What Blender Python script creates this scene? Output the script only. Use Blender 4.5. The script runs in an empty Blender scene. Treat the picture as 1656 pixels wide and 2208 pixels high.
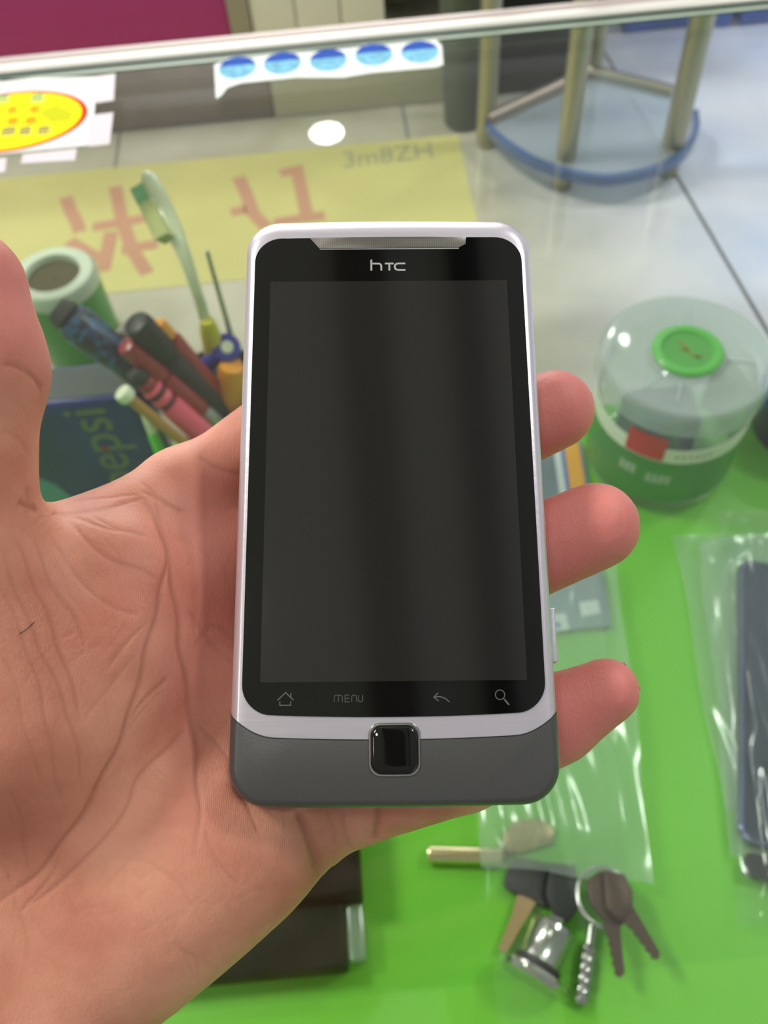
import bpy, bmesh, math, random
import numpy as np
from mathutils import Vector, Matrix

# ------------------------------------------------------------------ camera, world, exposure
SC = bpy.context.scene
COL = SC.collection
FPX, CX, CY = 1909.0, 828.0, 1104.0            # focal length in pixels of the 1656x2208 frame
PITCH, ROLL, CAM_H = math.radians(55), math.radians(5.5), 0.52
CAM = np.array([0, 0, CAM_H])
FW = np.array([0, math.cos(PITCH), -math.sin(PITCH)])
_u0 = np.array([0, math.sin(PITCH), math.cos(PITCH)]); _r0 = np.array([1.0, 0, 0])
RT = math.cos(ROLL) * _r0 - math.sin(ROLL) * _u0
UP = math.cos(ROLL) * _u0 + math.sin(ROLL) * _r0
CB = np.array([RT, UP, -FW]).T                  # camera axes as columns
cd = bpy.data.cameras.new('camera'); cam = bpy.data.objects.new('camera', cd); COL.objects.link(cam)
cam.matrix_world = Matrix.Translation(CAM.tolist()) @ Matrix(CB.tolist()).to_4x4()
cd.sensor_fit = 'VERTICAL'; cd.sensor_height = 4.8; cd.lens = 4.8 * FPX / 2208
cd.clip_start = 0.005; cd.clip_end = 50
cd.dof.use_dof = True; cd.dof.focus_distance = 0.172; cd.dof.aperture_fstop = 2.6
SC.camera = cam
SC.view_settings.view_transform = 'Standard'; SC.view_settings.look = 'None'
SC.view_settings.exposure = 0.33; SC.view_settings.gamma = 1.0
SC.view_settings.use_curve_mapping = False
SC.cycles.use_denoising = True
SC.cycles.max_bounces = 12; SC.cycles.transparent_max_bounces = 24
SC.cycles.sample_clamp_indirect = 6.0
W = bpy.data.worlds.new('world'); SC.world = W; W.use_nodes = True
AMBIENT, FRONT = 0.40, 3.6                      # dim hall all round, bright shop fronts straight ahead
_n = W.node_tree.nodes; _l = W.node_tree.links.new
_tc = _n.new('ShaderNodeTexCoord'); _dp = _n.new('ShaderNodeVectorMath'); _dp.operation = 'DOT_PRODUCT'; _dp.inputs[1].default_value = (-0.08, 0.9945, 0.06)
_l(_tc.outputs['Generated'], _dp.inputs[0])
_mr = _n.new('ShaderNodeMapRange'); _mr.interpolation_type = 'SMOOTHSTEP'; _l(_dp.outputs['Value'], _mr.inputs[0])
_mr.inputs[1].default_value = 0.88; _mr.inputs[2].default_value = 0.99; _mr.inputs[3].default_value = 0; _mr.inputs[4].default_value = FRONT
_d2 = _n.new('ShaderNodeVectorMath'); _d2.operation = 'DOT_PRODUCT'; _d2.inputs[1].default_value = (0, 0.9, 0.43); _l(_tc.outputs['Generated'], _d2.inputs[0])
_m2 = _n.new('ShaderNodeMapRange'); _l(_d2.outputs['Value'], _m2.inputs[0]); _m2.inputs[1].default_value = -0.8; _m2.inputs[2].default_value = 0.6
_m2.inputs[3].default_value = 0.24; _m2.inputs[4].default_value = AMBIENT
_ad = _n.new('ShaderNodeMath'); _ad.operation = 'ADD'; _l(_mr.outputs[0], _ad.inputs[0]); _l(_m2.outputs[0], _ad.inputs[1])
_l(_ad.outputs[0], _n['Background'].inputs[1])
_n['Background'].inputs[0].default_value = (1.0, 0.98, 0.96, 1)
LAMP = 42.0                                     # radiance of the ceiling lamps
CEIL_Z = 2.3

def ray(px, py):
    return FW + (px - CX) / FPX * RT - (py - CY) / FPX * UP
def at(px, py, z=0.0):
    d = ray(px, py); return CAM + d * ((z - CAM_H) / d[2])
def aty(px, py, y):
    d = ray(px, py); return CAM + d * (y / d[1])

# phone frame (millimetres, display centre, z out of the glass)
_w = np.radians([-14.90722356, 0.27802616, 0.52291147]); _t = np.linalg.norm(_w); _k = _w / _t
_K = np.array([[0, -_k[2], _k[1]], [_k[2], 0, -_k[0]], [-_k[1], _k[0], 0]])
PR = np.eye(3) + math.sin(_t) * _K + (1 - math.cos(_t)) * _K @ _K
PT = np.array([1.36308, 8.21885, -171.29957])
PW = CB @ PR; PO = CAM + CB @ PT * 0.001
PHONE_M = Matrix.Translation(PO.tolist()) @ Matrix(PW.tolist()).to_4x4()
def ph(px, py, z=0.0):                           # photo point -> phone-frame mm at height z
    d = np.array([(px - CX) / FPX, -(py - CY) / FPX, -1.0]); n = PR[:, 2]; o = PT + z * n
    return PR.T @ (d * ((o @ n) / (d @ n)) - PT)
def ph_proj(v):                                  # phone-frame mm -> photo point
    c = v @ PR.T + PT
    return np.stack([CX + FPX * c[:, 0] / -c[:, 2], CY - FPX * c[:, 1] / -c[:, 2]], 1)

# ------------------------------------------------------------------ materials
def lin(c):
    return tuple((x / 12.92 if x <= 0.04045 else ((x + 0.055) / 1.055) ** 2.4) for x in [v / 255 for v in c])
def mat(name, rgb, rough=0.5, metal=0.0, coat=0.0, spec=0.5, noise=0.0, nscale=40, bump=0.0, bscale=300, stretch=None, emit=0.0, trans=0.0):
    m = bpy.data.materials.new(name); m.use_nodes = True; nt = m.node_tree; b = nt.nodes['Principled BSDF']
    c = lin(rgb)
    b.inputs['Base Color'].default_value = (*c, 1); b.inputs['Roughness'].default_value = rough
    b.inputs['Metallic'].default_value = metal; b.inputs['Coat Weight'].default_value = coat
    b.inputs['Specular IOR Level'].default_value = spec; b.inputs['Coat Roughness'].default_value = 0.05
    if trans: b.inputs['Transmission Weight'].default_value = trans
    if emit:
        b.inputs['Emission Color'].default_value = (*c, 1); b.inputs['Emission Strength'].default_value = emit
    if noise or bump:
        tc = nt.nodes.new('ShaderNodeTexCoord'); mp = nt.nodes.new('ShaderNodeMapping')
        nt.links.new(tc.outputs['Object'], mp.inputs['Vector'])
        if stretch: mp.inputs['Scale'].default_value = stretch
    if noise:
        n = nt.nodes.new('ShaderNodeTexNoise'); n.inputs['Scale'].default_value = nscale; n.inputs['Detail'].default_value = 4
        nt.links.new(mp.outputs[0], n.inputs['Vector'])
        r = nt.nodes.new('ShaderNodeValToRGB')
        r.color_ramp.elements[0].position = 0.3; r.color_ramp.elements[1].position = 0.7
        r.color_ramp.elements[0].color = (*[x * (1 - noise) for x in c], 1)
        r.color_ramp.elements[1].color = (*[min(1, x * (1 + noise)) for x in c], 1)
        nt.links.new(n.outputs['Fac'], r.inputs[0]); nt.links.new(r.outputs[0], b.inputs['Base Color'])
    if bump:
        n2 = nt.nodes.new('ShaderNodeTexNoise'); n2.inputs['Scale'].default_value = bscale; n2.inputs['Detail'].default_value = 3
        nt.links.new(mp.outputs[0], n2.inputs['Vector'])
        bp = nt.nodes.new('ShaderNodeBump'); bp.inputs['Strength'].default_value = bump; bp.inputs['Distance'].default_value = 0.0005
        nt.links.new(n2.outputs['Fac'], bp.inputs['Height']); nt.links.new(bp.outputs[0], b.inputs['Normal'])
    return m
def thin(name, tint=(1, 1, 1), milky=0.0, mcol=(0.8, 0.85, 0.85), rough=0.0, f0=0.04, bump=0.0, bscale=60):
    """clear sheet: straight-through transmission, Schlick reflection, a little milkiness"""
    m = bpy.data.materials.new(name); m.use_nodes = True; nt = m.node_tree; nt.nodes.clear()
    N = nt.nodes.new; L = nt.links.new
    out = N('ShaderNodeOutputMaterial'); lw = N('ShaderNodeLayerWeight'); lw.inputs['Blend'].default_value = 0.5
    p = N('ShaderNodeMath'); p.operation = 'POWER'; p.inputs[1].default_value = 5; L(lw.outputs['Facing'], p.inputs[0])
    ma = N('ShaderNodeMath'); ma.operation = 'MULTIPLY_ADD'; ma.inputs[1].default_value = 1 - f0; ma.inputs[2].default_value = f0
    L(p.outputs[0], ma.inputs[0])
    tr = N('ShaderNodeBsdfTransparent'); tr.inputs[0].default_value = (*tint, 1)
    gl = N('ShaderNodeBsdfGlossy'); gl.inputs['Roughness'].default_value = rough
    body = tr.outputs[0]
    if milky:
        df = N('ShaderNodeBsdfDiffuse'); df.inputs[0].default_value = (*mcol, 1)
        tl = N('ShaderNodeBsdfTranslucent'); tl.inputs[0].default_value = (*mcol, 1)
        a = N('ShaderNodeMixShader'); a.inputs[0].default_value = 0.5; L(df.outputs[0], a.inputs[1]); L(tl.outputs[0], a.inputs[2])
        b = N('ShaderNodeMixShader'); b.inputs[0].default_value = milky; L(tr.outputs[0], b.inputs[1]); L(a.outputs[0], b.inputs[2])
        body = b.outputs[0]
    x = N('ShaderNodeMixShader'); L(ma.outputs[0], x.inputs[0]); L(body, x.inputs[1]); L(gl.outputs[0], x.inputs[2])
    if bump:
        tc = N('ShaderNodeTexCoord'); n = N('ShaderNodeTexNoise'); n.inputs['Scale'].default_value = bscale; n.inputs['Detail'].default_value = 3
        L(tc.outputs['Object'], n.inputs['Vector']); bp = N('ShaderNodeBump'); bp.inputs['Strength'].default_value = bump
        bp.inputs['Distance'].default_value = 0.002; L(n.outputs['Fac'], bp.inputs['Height'])
        L(bp.outputs[0], gl.inputs['Normal'])
    L(x.outputs[0], out.inputs[0]); return m

# ------------------------------------------------------------------ mesh helpers
class MB:
    def __init__(s): s.v = []; s.f = []
    def add(s, v, f):
        o = len(s.v); s.v += [tuple(map(float, p)) for p in v]; s.f += [tuple(i + o for i in q) for q in f]; return s
    def rings(s, rings, cap0=True, cap1=True, closed=True):
        n = len(rings[0]); v = [p for r in rings for p in r]; f = []
        for i in range(len(rings) - 1):
            for j in range(n if closed else n - 1):
                k = (j + 1) % n
                f.append((i * n + j, i * n + k, (i + 1) * n + k, (i + 1) * n + j))
        if cap0: f.append(tuple(range(n))[::-1])
        if cap1: f.append(tuple((len(rings) - 1) * n + j for j in range(n)))
        return s.add(v, f)
    def box(s, lo, hi, bev=0.0):
        lo, hi = np.array(lo, float), np.array(hi, float)
        x0, y0, z0 = lo; x1, y1, z1 = hi
        def rect(i, z):
            r = []
            for cx, cy, a0 in ((x1, y1, 0), (x0, y1, 90), (x0, y0, 180), (x1, y0, 270)):
                for k in range(4 if bev else 1):
                    a = math.radians(a0 + k * 30)
                    sx = 1 if cx == x1 else -1; sy = 1 if cy == y1 else -1
                    if bev: r.append((cx - sx * bev + (bev - i) * math.cos(a), cy - sy * bev + (bev - i) * math.sin(a), z))
                    else: r.append((cx, cy, z))
            return r
        if bev:
            c = bev * 0.3
            s.rings([rect(bev, z0), rect(c, z0 + c), rect(0, z0 + bev), rect(0, z1 - bev), rect(c, z1 - c), rect(bev * .98, z1)])
        else: s.rings([rect(0, z0), rect(0, z1)])
        return s
    def tube(s, pts, r, n=16, flat=None):
        pts = [np.array(p, float) for p in pts]; m = len(pts)
        rr = r if hasattr(r, '__len__') else [r] * m
        t = [pts[min(i + 1, m - 1)] - pts[max(i - 1, 0)] for i in range(m)]
        t = [x / (np.linalg.norm(x) + 1e-12) for x in t]
        a = np.array([0, 0, 1.0]) if abs(t[0][2]) < 0.9 else np.array([1.0, 0, 0])
        u = np.cross(a, t[0]); u /= np.linalg.norm(u); R = []
        for i in range(m):
            u = u - t[i] * (u @ t[i]); u /= np.linalg.norm(u); w = np.cross(t[i], u)
            fl = flat if flat else 1.0
            R.append([pts[i] + rr[i] * (math.cos(2 * math.pi * k / n) * u + fl * math.sin(2 * math.pi * k / n) * w) for k in range(n)])
        return s.rings(R)
    def lathe(s, prof, c=(0, 0, 0), n=64, axis=None, cap0=False, cap1=False, a0=0, a1=2 * math.pi):
        c = np.array(c, float); full = abs(a1 - a0 - 2 * math.pi) < 1e-6
        if axis is None: X, Y, Z = np.eye(3)
        else:
            Z = np.array(axis, float); Z /= np.linalg.norm(Z)
            a = np.array([1.0, 0, 0]) if abs(Z[0]) < 0.8 else np.array([0, 1.0, 0])
            X = np.cross(a, Z); X /= np.linalg.norm(X); Y = np.cross(Z, X)
        k = n if full else n + 1
        R = [[c + r * (math.cos(a0 + (a1 - a0) * j / n) * X + r * 0 * Y) + r * math.sin(a0 + (a1 - a0) * j / n) * Y + z * Z for j in range(k)] for r, z in prof]
        return s.rings(R, cap0, cap1, closed=full)
    def prism(s, poly, z0, z1, bev=0.0, fr=None):
        """polygon (2-D) raised from z0 to z1 with a softened upper rim"""
        P = np.array(poly, float); c = P.mean(0)
        fr = fr or (lambda x, y, z: (x, y, z))
        def ring(ins, z):
            d = P - c; L = np.linalg.norm(d, axis=1, keepdims=True); q = c + d * (1 - ins / np.maximum(L, 1e-9)); return [fr(x, y, z) for x, y in q]
        if bev: return s.rings([ring(bev * .5, z0), ring(0, z0 + bev * .6), ring(0, z1 - bev), ring(bev * .3, z1 - bev * .3), ring(bev, z1)])
        return s.rings([ring(0, z0), ring(0, z1)])
    def ribbon(s, pts, w, z0, z1, fr=None, closed=False):
        P = [np.array(p, float) for p in pts]; m = len(P); fr = fr or (lambda x, y, z: (x, y, z)); R = []
        for i in range(m):
            a = P[(i - 1) % m] if (closed or i > 0) else P[i]; b = P[(i + 1) % m] if (closed or i < m - 1) else P[i]
            d0 = P[i] - a; d1 = b - P[i]
            l0, l1 = np.linalg.norm(d0), np.linalg.norm(d1)
            d0 = d0 / l0 if l0 > 1e-9 else d1 / l1; d1 = d1 / l1 if l1 > 1e-9 else d0
            n0 = np.array([-d0[1], d0[0]]); n1 = np.array([-d1[1], d1[0]]); nn = n0 + n1; nn /= np.linalg.norm(nn)
            nn *= w / 2 / max(0.5, nn @ n0)
            p, q = P[i] + nn, P[i] - nn
            R.append([fr(p[0], p[1], z0), fr(q[0], q[1], z0), fr(q[0], q[1], z1), fr(p[0], p[1], z1)])
        if closed: R.append(R[0])
        return s.rings(R, not closed, not closed)
def obj(name, mb, material, parent=None, smooth=True, angle=40):
    me = bpy.data.meshes.new(name); me.from_pydata(mb.v, [], mb.f); me.validate()
    b = bmesh.new(); b.from_mesh(me); bmesh.ops.remove_doubles(b, verts=b.verts, dist=1e-7)
    bmesh.ops.recalc_face_normals(b, faces=b.faces)
    if smooth:
        for f in b.faces: f.smooth = True
        for e in b.edges:
            if len(e.link_faces) == 2 and e.calc_face_angle(0) > math.radians(angle): e.smooth = False
    b.to_mesh(me); b.free()
    o = bpy.data.objects.new(name, me); COL.objects.link(o)
    if material: me.materials.append(material)
    if parent:
        o.parent = parent
        if not parent.get('_local'): o.matrix_parent_inverse = parent.matrix_world.inverted()
    return o
def tag(o, label=None, cat=None, group=None, kind=None):
    if label: o['label'] = label
    if cat: o['category'] = cat
    if group: o['group'] = group
    if kind: o['kind'] = kind
    return o
def thing(name, label, cat, loc, group=None):
    o = bpy.data.objects.new(name, None); COL.objects.link(o); o.empty_display_size = 0.01
    o.matrix_world = Matrix.Translation([float(x) for x in loc]); bpy.context.view_layer.update()
    return tag(o, label, cat, group)
def struct(name, mb, m, smooth=False):
    return tag(obj(name, mb, m, smooth=smooth), kind='structure')
def text_mesh(body, size, extrude=0.0001):
    c = bpy.data.curves.new('text', 'FONT'); c.body = body; c.size = size; c.align_x = 'LEFT'; c.extrude = extrude
    o = bpy.data.objects.new('text', c); COL.objects.link(o); bpy.context.view_layer.update()
    me = bpy.data.meshes.new_from_object(o.evaluated_get(bpy.context.evaluated_depsgraph_get()))
    bpy.data.objects.remove(o); bpy.data.curves.remove(c)
    b = bmesh.new(); b.from_mesh(me); bmesh.ops.triangulate(b, faces=b.faces)
    bmesh.ops.subdivide_edges(b, edges=b.edges, cuts=2, use_grid_fill=True)
    v = np.array([x.co[:] for x in b.verts]); f = [tuple(x.index for x in q.verts) for q in b.faces]
    b.free(); bpy.data.meshes.remove(me); return v, f
def glyph(mb, x, y, s, rng, fr, z0, z1):
    """one small dense square character made of strokes"""
    w = s * 0.13
    for k in range(3): mb.ribbon([(x - s * .45, y + s * (.4 - .4 * k)), (x + s * (.3 + .15 * rng.random()), y + s * (.4 - .4 * k))], w, z0, z1, fr)
    for k in range(2 + rng.randint(0, 1)): 
        xx = x + s * (-.35 + .35 * k); mb.ribbon([(xx, y + s * .48), (xx, y - s * (.2 + .28 * rng.random()))], w, z0, z1, fr)

# ------------------------------------------------------------------ setting
m_floor = bpy.data.materials.new('marble_floor'); m_floor.use_nodes = True
nt = m_floor.node_tree; b = nt.nodes['Principled BSDF']; N = nt.nodes.new; L = nt.links.new
tc = N('ShaderNodeTexCoord'); sp = N('ShaderNodeSeparateXYZ'); L(tc.outputs['Object'], sp.inputs[0])
n1 = N('ShaderNodeTexNoise'); n1.inputs['Scale'].default_value = 9; n1.inputs['Detail'].default_value = 6; L(tc.outputs['Object'], n1.inputs['Vector'])
r1 = N('ShaderNodeValToRGB'); L(n1.outputs['Fac'], r1.inputs[0])
r1.color_ramp.elements[0].position = .32; r1.color_ramp.elements[0].color = (*lin((176, 173, 150)), 1)
r1.color_ramp.elements[1].position = .68; r1.color_ramp.elements[1].color = (*lin((206, 203, 184)), 1)
r2 = N('ShaderNodeValToRGB'); L(n1.outputs['Fac'], r2.inputs[0])
r2.color_ramp.elements[0].position = .3; r2.color_ramp.elements[0].color = (*lin((194, 206, 236)), 1)
r2.color_ramp.elements[1].position = .7; r2.color_ramp.elements[1].color = (*lin((226, 228, 244)), 1)
mr = N('ShaderNodeMapRange'); mr.inputs[1].default_value = 0.12; mr.inputs[2].default_value = 0.36; L(sp.outputs['X'], mr.inputs[0])
mx = N('ShaderNodeMix'); mx.data_type = 'RGBA'; L(mr.outputs[0], mx.inputs[0]); L(r1.outputs[0], mx.inputs[6]); L(r2.outputs[0], mx.inputs[7])
L(mx.outputs[2], b.inputs['Base Color']); b.inputs['Roughness'].default_value = 0.22
struct('floor', MB().box((-3, -3, -.03), (3, 3, -.004)), m_floor)
m_joint = mat('tile_joint', (105, 108, 112), 0.8)
j0, j1 = at(1462, 385, -.004), at(1646, 700, -.004); jd = (j1 - j0); 
struct('trim_1', MB().ribbon([(j0 - jd * 2.2)[:2], (j1 + jd * 1.0)[:2]], 0.0035, -.0045, -.0036), m_joint)
struct('trim_2', MB().ribbon([at(860, 250, -.004)[:2] + np.array([0, .5]), at(880, 300, -.004)[:2], at(900, 420, -.004)[:2] + np.array([0, -.3])], 0.0022, -.0045, -.0036), m_joint)
struct('trim_3', MB().ribbon([at(248, 260, -.004)[:2] + np.array([0.0, .5]), at(252, 400, -.004)[:2] + np.array([0, -.3])], 0.0022, -.0045, -.0036), m_joint)
m_ceil = mat('ceiling_paint', (235, 233, 228), 0.9)
struct('ceiling', MB().box((-2.6, -2.2, CEIL_Z + .02), (2.6, 4.2, CEIL_Z + .08)), m_ceil)

# ceiling lamps: first from its glass reflection, two from shadows, rest unseen added fill
m_lamp = mat('lamp_diffuser', (255, 252, 246), 0.5, emit=LAMP)
m_lampring = mat('lamp_trim', (225, 225, 225), 0.4)
g = at(705, 297, .24); d = ray(705, 297); d = d * np.array([1, 1, -1]); LP = g + d * ((CEIL_Z - .24) / d[2])
lamps = [(LP[0], LP[1] + .05, .075), (-1.56, 1.0, .31), (-0.42, -0.28, .085), (1.62, 0.75, .21), (-1.95, 2.2, .20), (1.95, 2.2, .20), (-2.3, -0.4, .12)]
names = ['far small ceiling downlight reflected in the glass counter', 'large ceiling downlight level with the far left of the counter', 'ceiling downlight above the left of the hand',
         'added ceiling fill light level with the far right of the counter', 'added distant ceiling fill light on the left', 'added distant ceiling fill light on the right', 'added ceiling fill light far left of the camera']
for (x, y, r), nm in zip(lamps, names):
    t = thing('ceiling_light', 'round white ' + nm, 'light', (x, y, CEIL_Z), 'ceiling downlights')
    obj('trim_ring', MB().lathe([(r, -.004), (r + .02, -.006), (r + .03, 0), (r + .03, .02), (r, .02)], (x, y, CEIL_Z), 48), m_lampring, t)
    obj('diffuser', MB().lathe([(.001, .0), (r * .6, .0), (r, .002), (r, .018)], (x, y, CEIL_Z), 48), m_lamp, t)
m_track = mat('black_track', (18, 18, 20), 0.5)
def refl_ceiling(px, py):
    p = PO + PW @ (ph(px, py, 0) * .001); n = PW[:, 2]; d = ray(px, py); d = d - 2 * (d @ n) * n
    return p + d * ((CEIL_Z - .03 - p[2]) / d[2])
q0, q1 = refl_ceiling(1000, 560), refl_ceiling(1080, 1480); qd = q1 - q0
tag(obj('ceiling_track', MB().ribbon([(q0 - qd * .6)[:2], (q1 + qd * .6)[:2]], .065, CEIL_Z - .04, CEIL_Z + .019), m_track, smooth=False), 'slim black lighting track running along the ceiling', 'track')
m_beam = mat('brown_beam', (120, 108, 96), 0.7)
q0, q1 = refl_ceiling(775, 560), refl_ceiling(850, 1480); qd = q1 - q0
tag(obj('ceiling_batten', MB().ribbon([(q0 - qd * .6)[:2], (q1 + qd * .6)[:2]], .11, CEIL_Z - .02, CEIL_Z + .019), m_beam, smooth=False), 'wide brown batten running along the ceiling', 'batten')

# ------------------------------------------------------------------ display counter
GZ = 0.24
m_glass = thin('counter_glass', (.955, .985, .965), f0=0.045)
m_gedge = mat('glass_edge', (58, 82, 66), 0.3)
m_gedge2 = mat('glass_edge_light', (186, 200, 186), 0.15, coat=.6)
m_alu = mat('brushed_channel', (232, 232, 224), 0.3, .25)
m_alu2 = mat('pinkish_channel', (190, 178, 172), 0.4, .3)
m_green = mat('green_board', (104, 184, 46), 0.35, noise=.06, nscale=6)
m_green2 = mat('green_board_overlap', (112, 192, 52), 0.35, noise=.06, nscale=6)
ct = thing('display_counter', 'glass display counter with a bright green board inside', 'counter', (0, .3, 0))
obj('glass_top', MB().box((-1.0, -.45, GZ - .008), (1.0, .5465, GZ)), m_glass, ct, smooth=False)
obj('glass_edge', MB().box((-1.0, .5466, GZ - .0030), (1.0, .5510, GZ + .0002)).box((-1.0, .5432, GZ + .0001), (1.0, .5466, GZ + .0003)), m_gedge, ct, smooth=False)['label'] = 'dark green glass edge'
obj('glass_edge', MB().box((-1.0, .5420, GZ + .0001), (1.0, .5445, GZ + .0005)), m_gedge2, ct, smooth=False)
obj('metal_channel', MB().box((-1.0, .5512, GZ - .004), (1.0, .5610, GZ + .0015), .0012), m_alu, ct)['label'] = 'bright metal channel along the far glass edge'
obj('channel_lip', MB().box((-1.0, .5612, GZ - .004), (1.0, .5720, GZ + .0005), .0012), m_alu2, ct)
e0, e1 = at(1656, 835), at(1160, 890); ys = (e0[1] + e1[1]) / 2
obj('shelf_board', MB().box((-1.0, -.45, -.004), (1.0, ys, 0.0)), m_green, ct, smooth=False)['label'] = 'bright green shelf board'
yo = at(900, 2135)[1]
obj('board_overlay', MB().box((-1.0, -.45, 0.00002), (1.0, yo, .0005)), m_green2, ct, smooth=False)

# ------------------------------------------------------------------ furniture behind the counter
YB = .885
def xb(px, py, y=YB): return aty(px, py, y)[0]
m_mag = mat('magenta_panel', (190, 56, 138), 0.55, noise=.03, nscale=8)
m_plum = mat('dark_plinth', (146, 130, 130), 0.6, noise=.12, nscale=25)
m_beige = mat('beige_post', (176, 166, 152), 0.5)
m_white = mat('white_cabinet', (255, 250, 246), 0.5)
m_cream = mat('cream_plinth', (206, 202, 180), 0.6)
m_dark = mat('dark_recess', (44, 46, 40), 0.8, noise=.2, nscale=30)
m_brown = mat('brown_items', (120, 84, 62), 0.7, noise=.4, nscale=60)
m_blue = mat('blue_carton', (62, 92, 190), 0.5, noise=.15, nscale=30)
xm = xb(500, 80)
mg = thing('magenta_cabinet', 'plain magenta panel cabinet beyond the glass at the top left', 'cabinet', (xm - .5, YB, -.004))
obj('panel', MB().box((xm - 1.2, YB, .075), (xm, YB + .3, .20), .002), m_mag, mg)
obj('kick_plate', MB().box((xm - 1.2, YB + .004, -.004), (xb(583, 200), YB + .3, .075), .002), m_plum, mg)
bp_ = obj('corner_post', MB().box((xm + .0005, YB - .004, .0755), (xb(542, 60), YB + .3, .20), .002), m_beige, mg)
xw0, xw1 = xb(544, 60), xb(830, 20)
wc = thing('white_cabinet', 'white cabinet standing right of the magenta panel', 'cabinet', ((xw0 + xw1) / 2, YB, -.004))
for i in range(3):
    a, c = xw0 + (xw1 - xw0) * i / 3, xw0 + (xw1 - xw0) * (i + 1) / 3
    obj('door', MB().box((a + .0006, YB, .08), (c - .0006, YB + .02, .20), .0015), m_white, wc)
obj('carcass', MB().box((xw0, YB + .0205, .08), (xw1, YB + .3, .1995)), m_white, wc, smooth=False)
obj('plinth', MB().box((xb(585, 200), YB + .002, -.004), (xb(966, 170), YB + .28, .0795), .002), m_cream, wc)
dk = thing('dark_cabinet', 'dark open cabinet behind the chrome posts at the back', 'cabinet', (xw1 + .2, YB, -.004))
xd1 = xb(1262, 60)
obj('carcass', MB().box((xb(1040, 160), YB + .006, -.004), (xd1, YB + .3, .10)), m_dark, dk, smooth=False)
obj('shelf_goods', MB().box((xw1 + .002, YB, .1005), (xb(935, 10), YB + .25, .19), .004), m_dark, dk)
obj('shelf_goods', MB().box((xb(938, 10), YB, .1005), (xb(962, 10), YB + .25, .19), .004), m_brown, dk)
obj('shelf_goods', MB().box((xb(965, 10), YB, .1005), (xb(1040, 10), YB + .25, .19), .004), m_white, dk)
obj('shelf_goods', MB().box((xb(1043, 10), YB, .1005), (xd1, YB + .25, .19), .004), m_brown, dk)
for (a, ya, c, yc, nm) in ((1345, 62, 1535, 40, 'wide blue carton on the floor behind the chrome posts'), (1542, 50, 1578, 50, 'narrow blue carton between the two wider blue cartons'), (1598, 45, 1720, 30, 'blue carton at the far right end behind the glass')):
    p0, p1 = at(a, ya + 12, -.004), at(c, ya, -.004); y0 = min(p0[1], 1.02)
    tag(obj('blue_carton', MB().box((aty(a, ya, y0)[0], y0, -.004), (aty(c, ya, y0)[0], y0 + .15, .16), .004), m_blue), nm, 'carton', 'blue cartons at the back')
pb = np.array([aty(1000, 150, .846)[0], .846, -.004])
bn = thing('dark_bin', 'small dark grey green bin beside the left chrome post', 'bin', pb)
m_bin = mat('bin_plastic', (82, 90, 80), 0.5)
obj('body', MB().lathe([(.001, 0), (.016, 0), (.019, .003), (.024, .12), (.024, .14)], pb, 40), m_bin, bn)
obj('rim', MB().lathe([(.024, .139), (.026, .140), (.026, .146), (.0225, .146), (.0225, .139)], pb, 40), m_bin, bn)

# chrome stand with a quarter-round blue glass tier
m_chrome = mat('chrome', (200, 200, 190), 0.14, 1.0)
m_steel = mat('satin_tube', (176, 172, 150), 0.3, .65)
m_tier = thin('tier_glass', (.80, .88, .93), milky=.50, mcol=(.74, .81, .90), rough=.02, f0=.06)
m_bluedge = mat('blue_glass_edge', (74, 104, 156), 0.15, coat=.8)
m_rail = mat('rail_metal', (158, 148, 140), 0.35, .5)
TZ = .022
V1, V2, V3, VB = at(1050, 270, TZ), at(1230, 385, TZ), at(1490, 300, TZ), at(1272, 168, TZ)
st = thing('corner_stand', 'chrome corner display stand with a quarter round blue edged glass tier', 'stand', VB)
def bez(a, c, b2, n=24): return [(1 - t) ** 2 * a + 2 * t * (1 - t) * c + t * t * b2 for t in np.linspace(0, 1, n)]
V2b = at(1395, 382, TZ); V4 = at(1497, 245, TZ)
outline = [VB, V1] + bez(V1, at(1060, 300, TZ), at(1150, 350, TZ), 8) + bez(at(1150, 350, TZ), V2, at(1310, 388, TZ), 10) + bez(at(1310, 388, TZ), at(1500, 370, TZ), at(1500, 270, TZ), 16) + [V4, at(1450, 215, TZ)]
ol2 = [p[:2] for p in outline]
obj('glass_tier', MB().prism(ol2, TZ - .003, TZ + .003), m_tier, st, smooth=False)
obj('tier_edge', MB().ribbon(ol2[2:-1], .006, TZ - .0045, TZ + .0045), m_bluedge, st)['label'] = 'blue glass rim'
obj('back_rail', MB().tube([V1 + [0, 0, .006], VB + [0, 0, .006]], .007, 14), m_rail, st)
obj('back_rail', MB().tube([VB + [0, 0, .006], at(1450, 212, TZ) + [0, 0, .006]], .007, 14), m_chrome, st)
for (px, py, r) in ((1047, 312, .0095), (1213, 398, .0095), (1276, 178, .0085), (1437, 372, .0105)):
    p = at(px, py, -.004); obj('post', MB().tube([p, p + [0, 0, .02], p + [0, 0, .55]], r, 24), m_steel, st)

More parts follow.
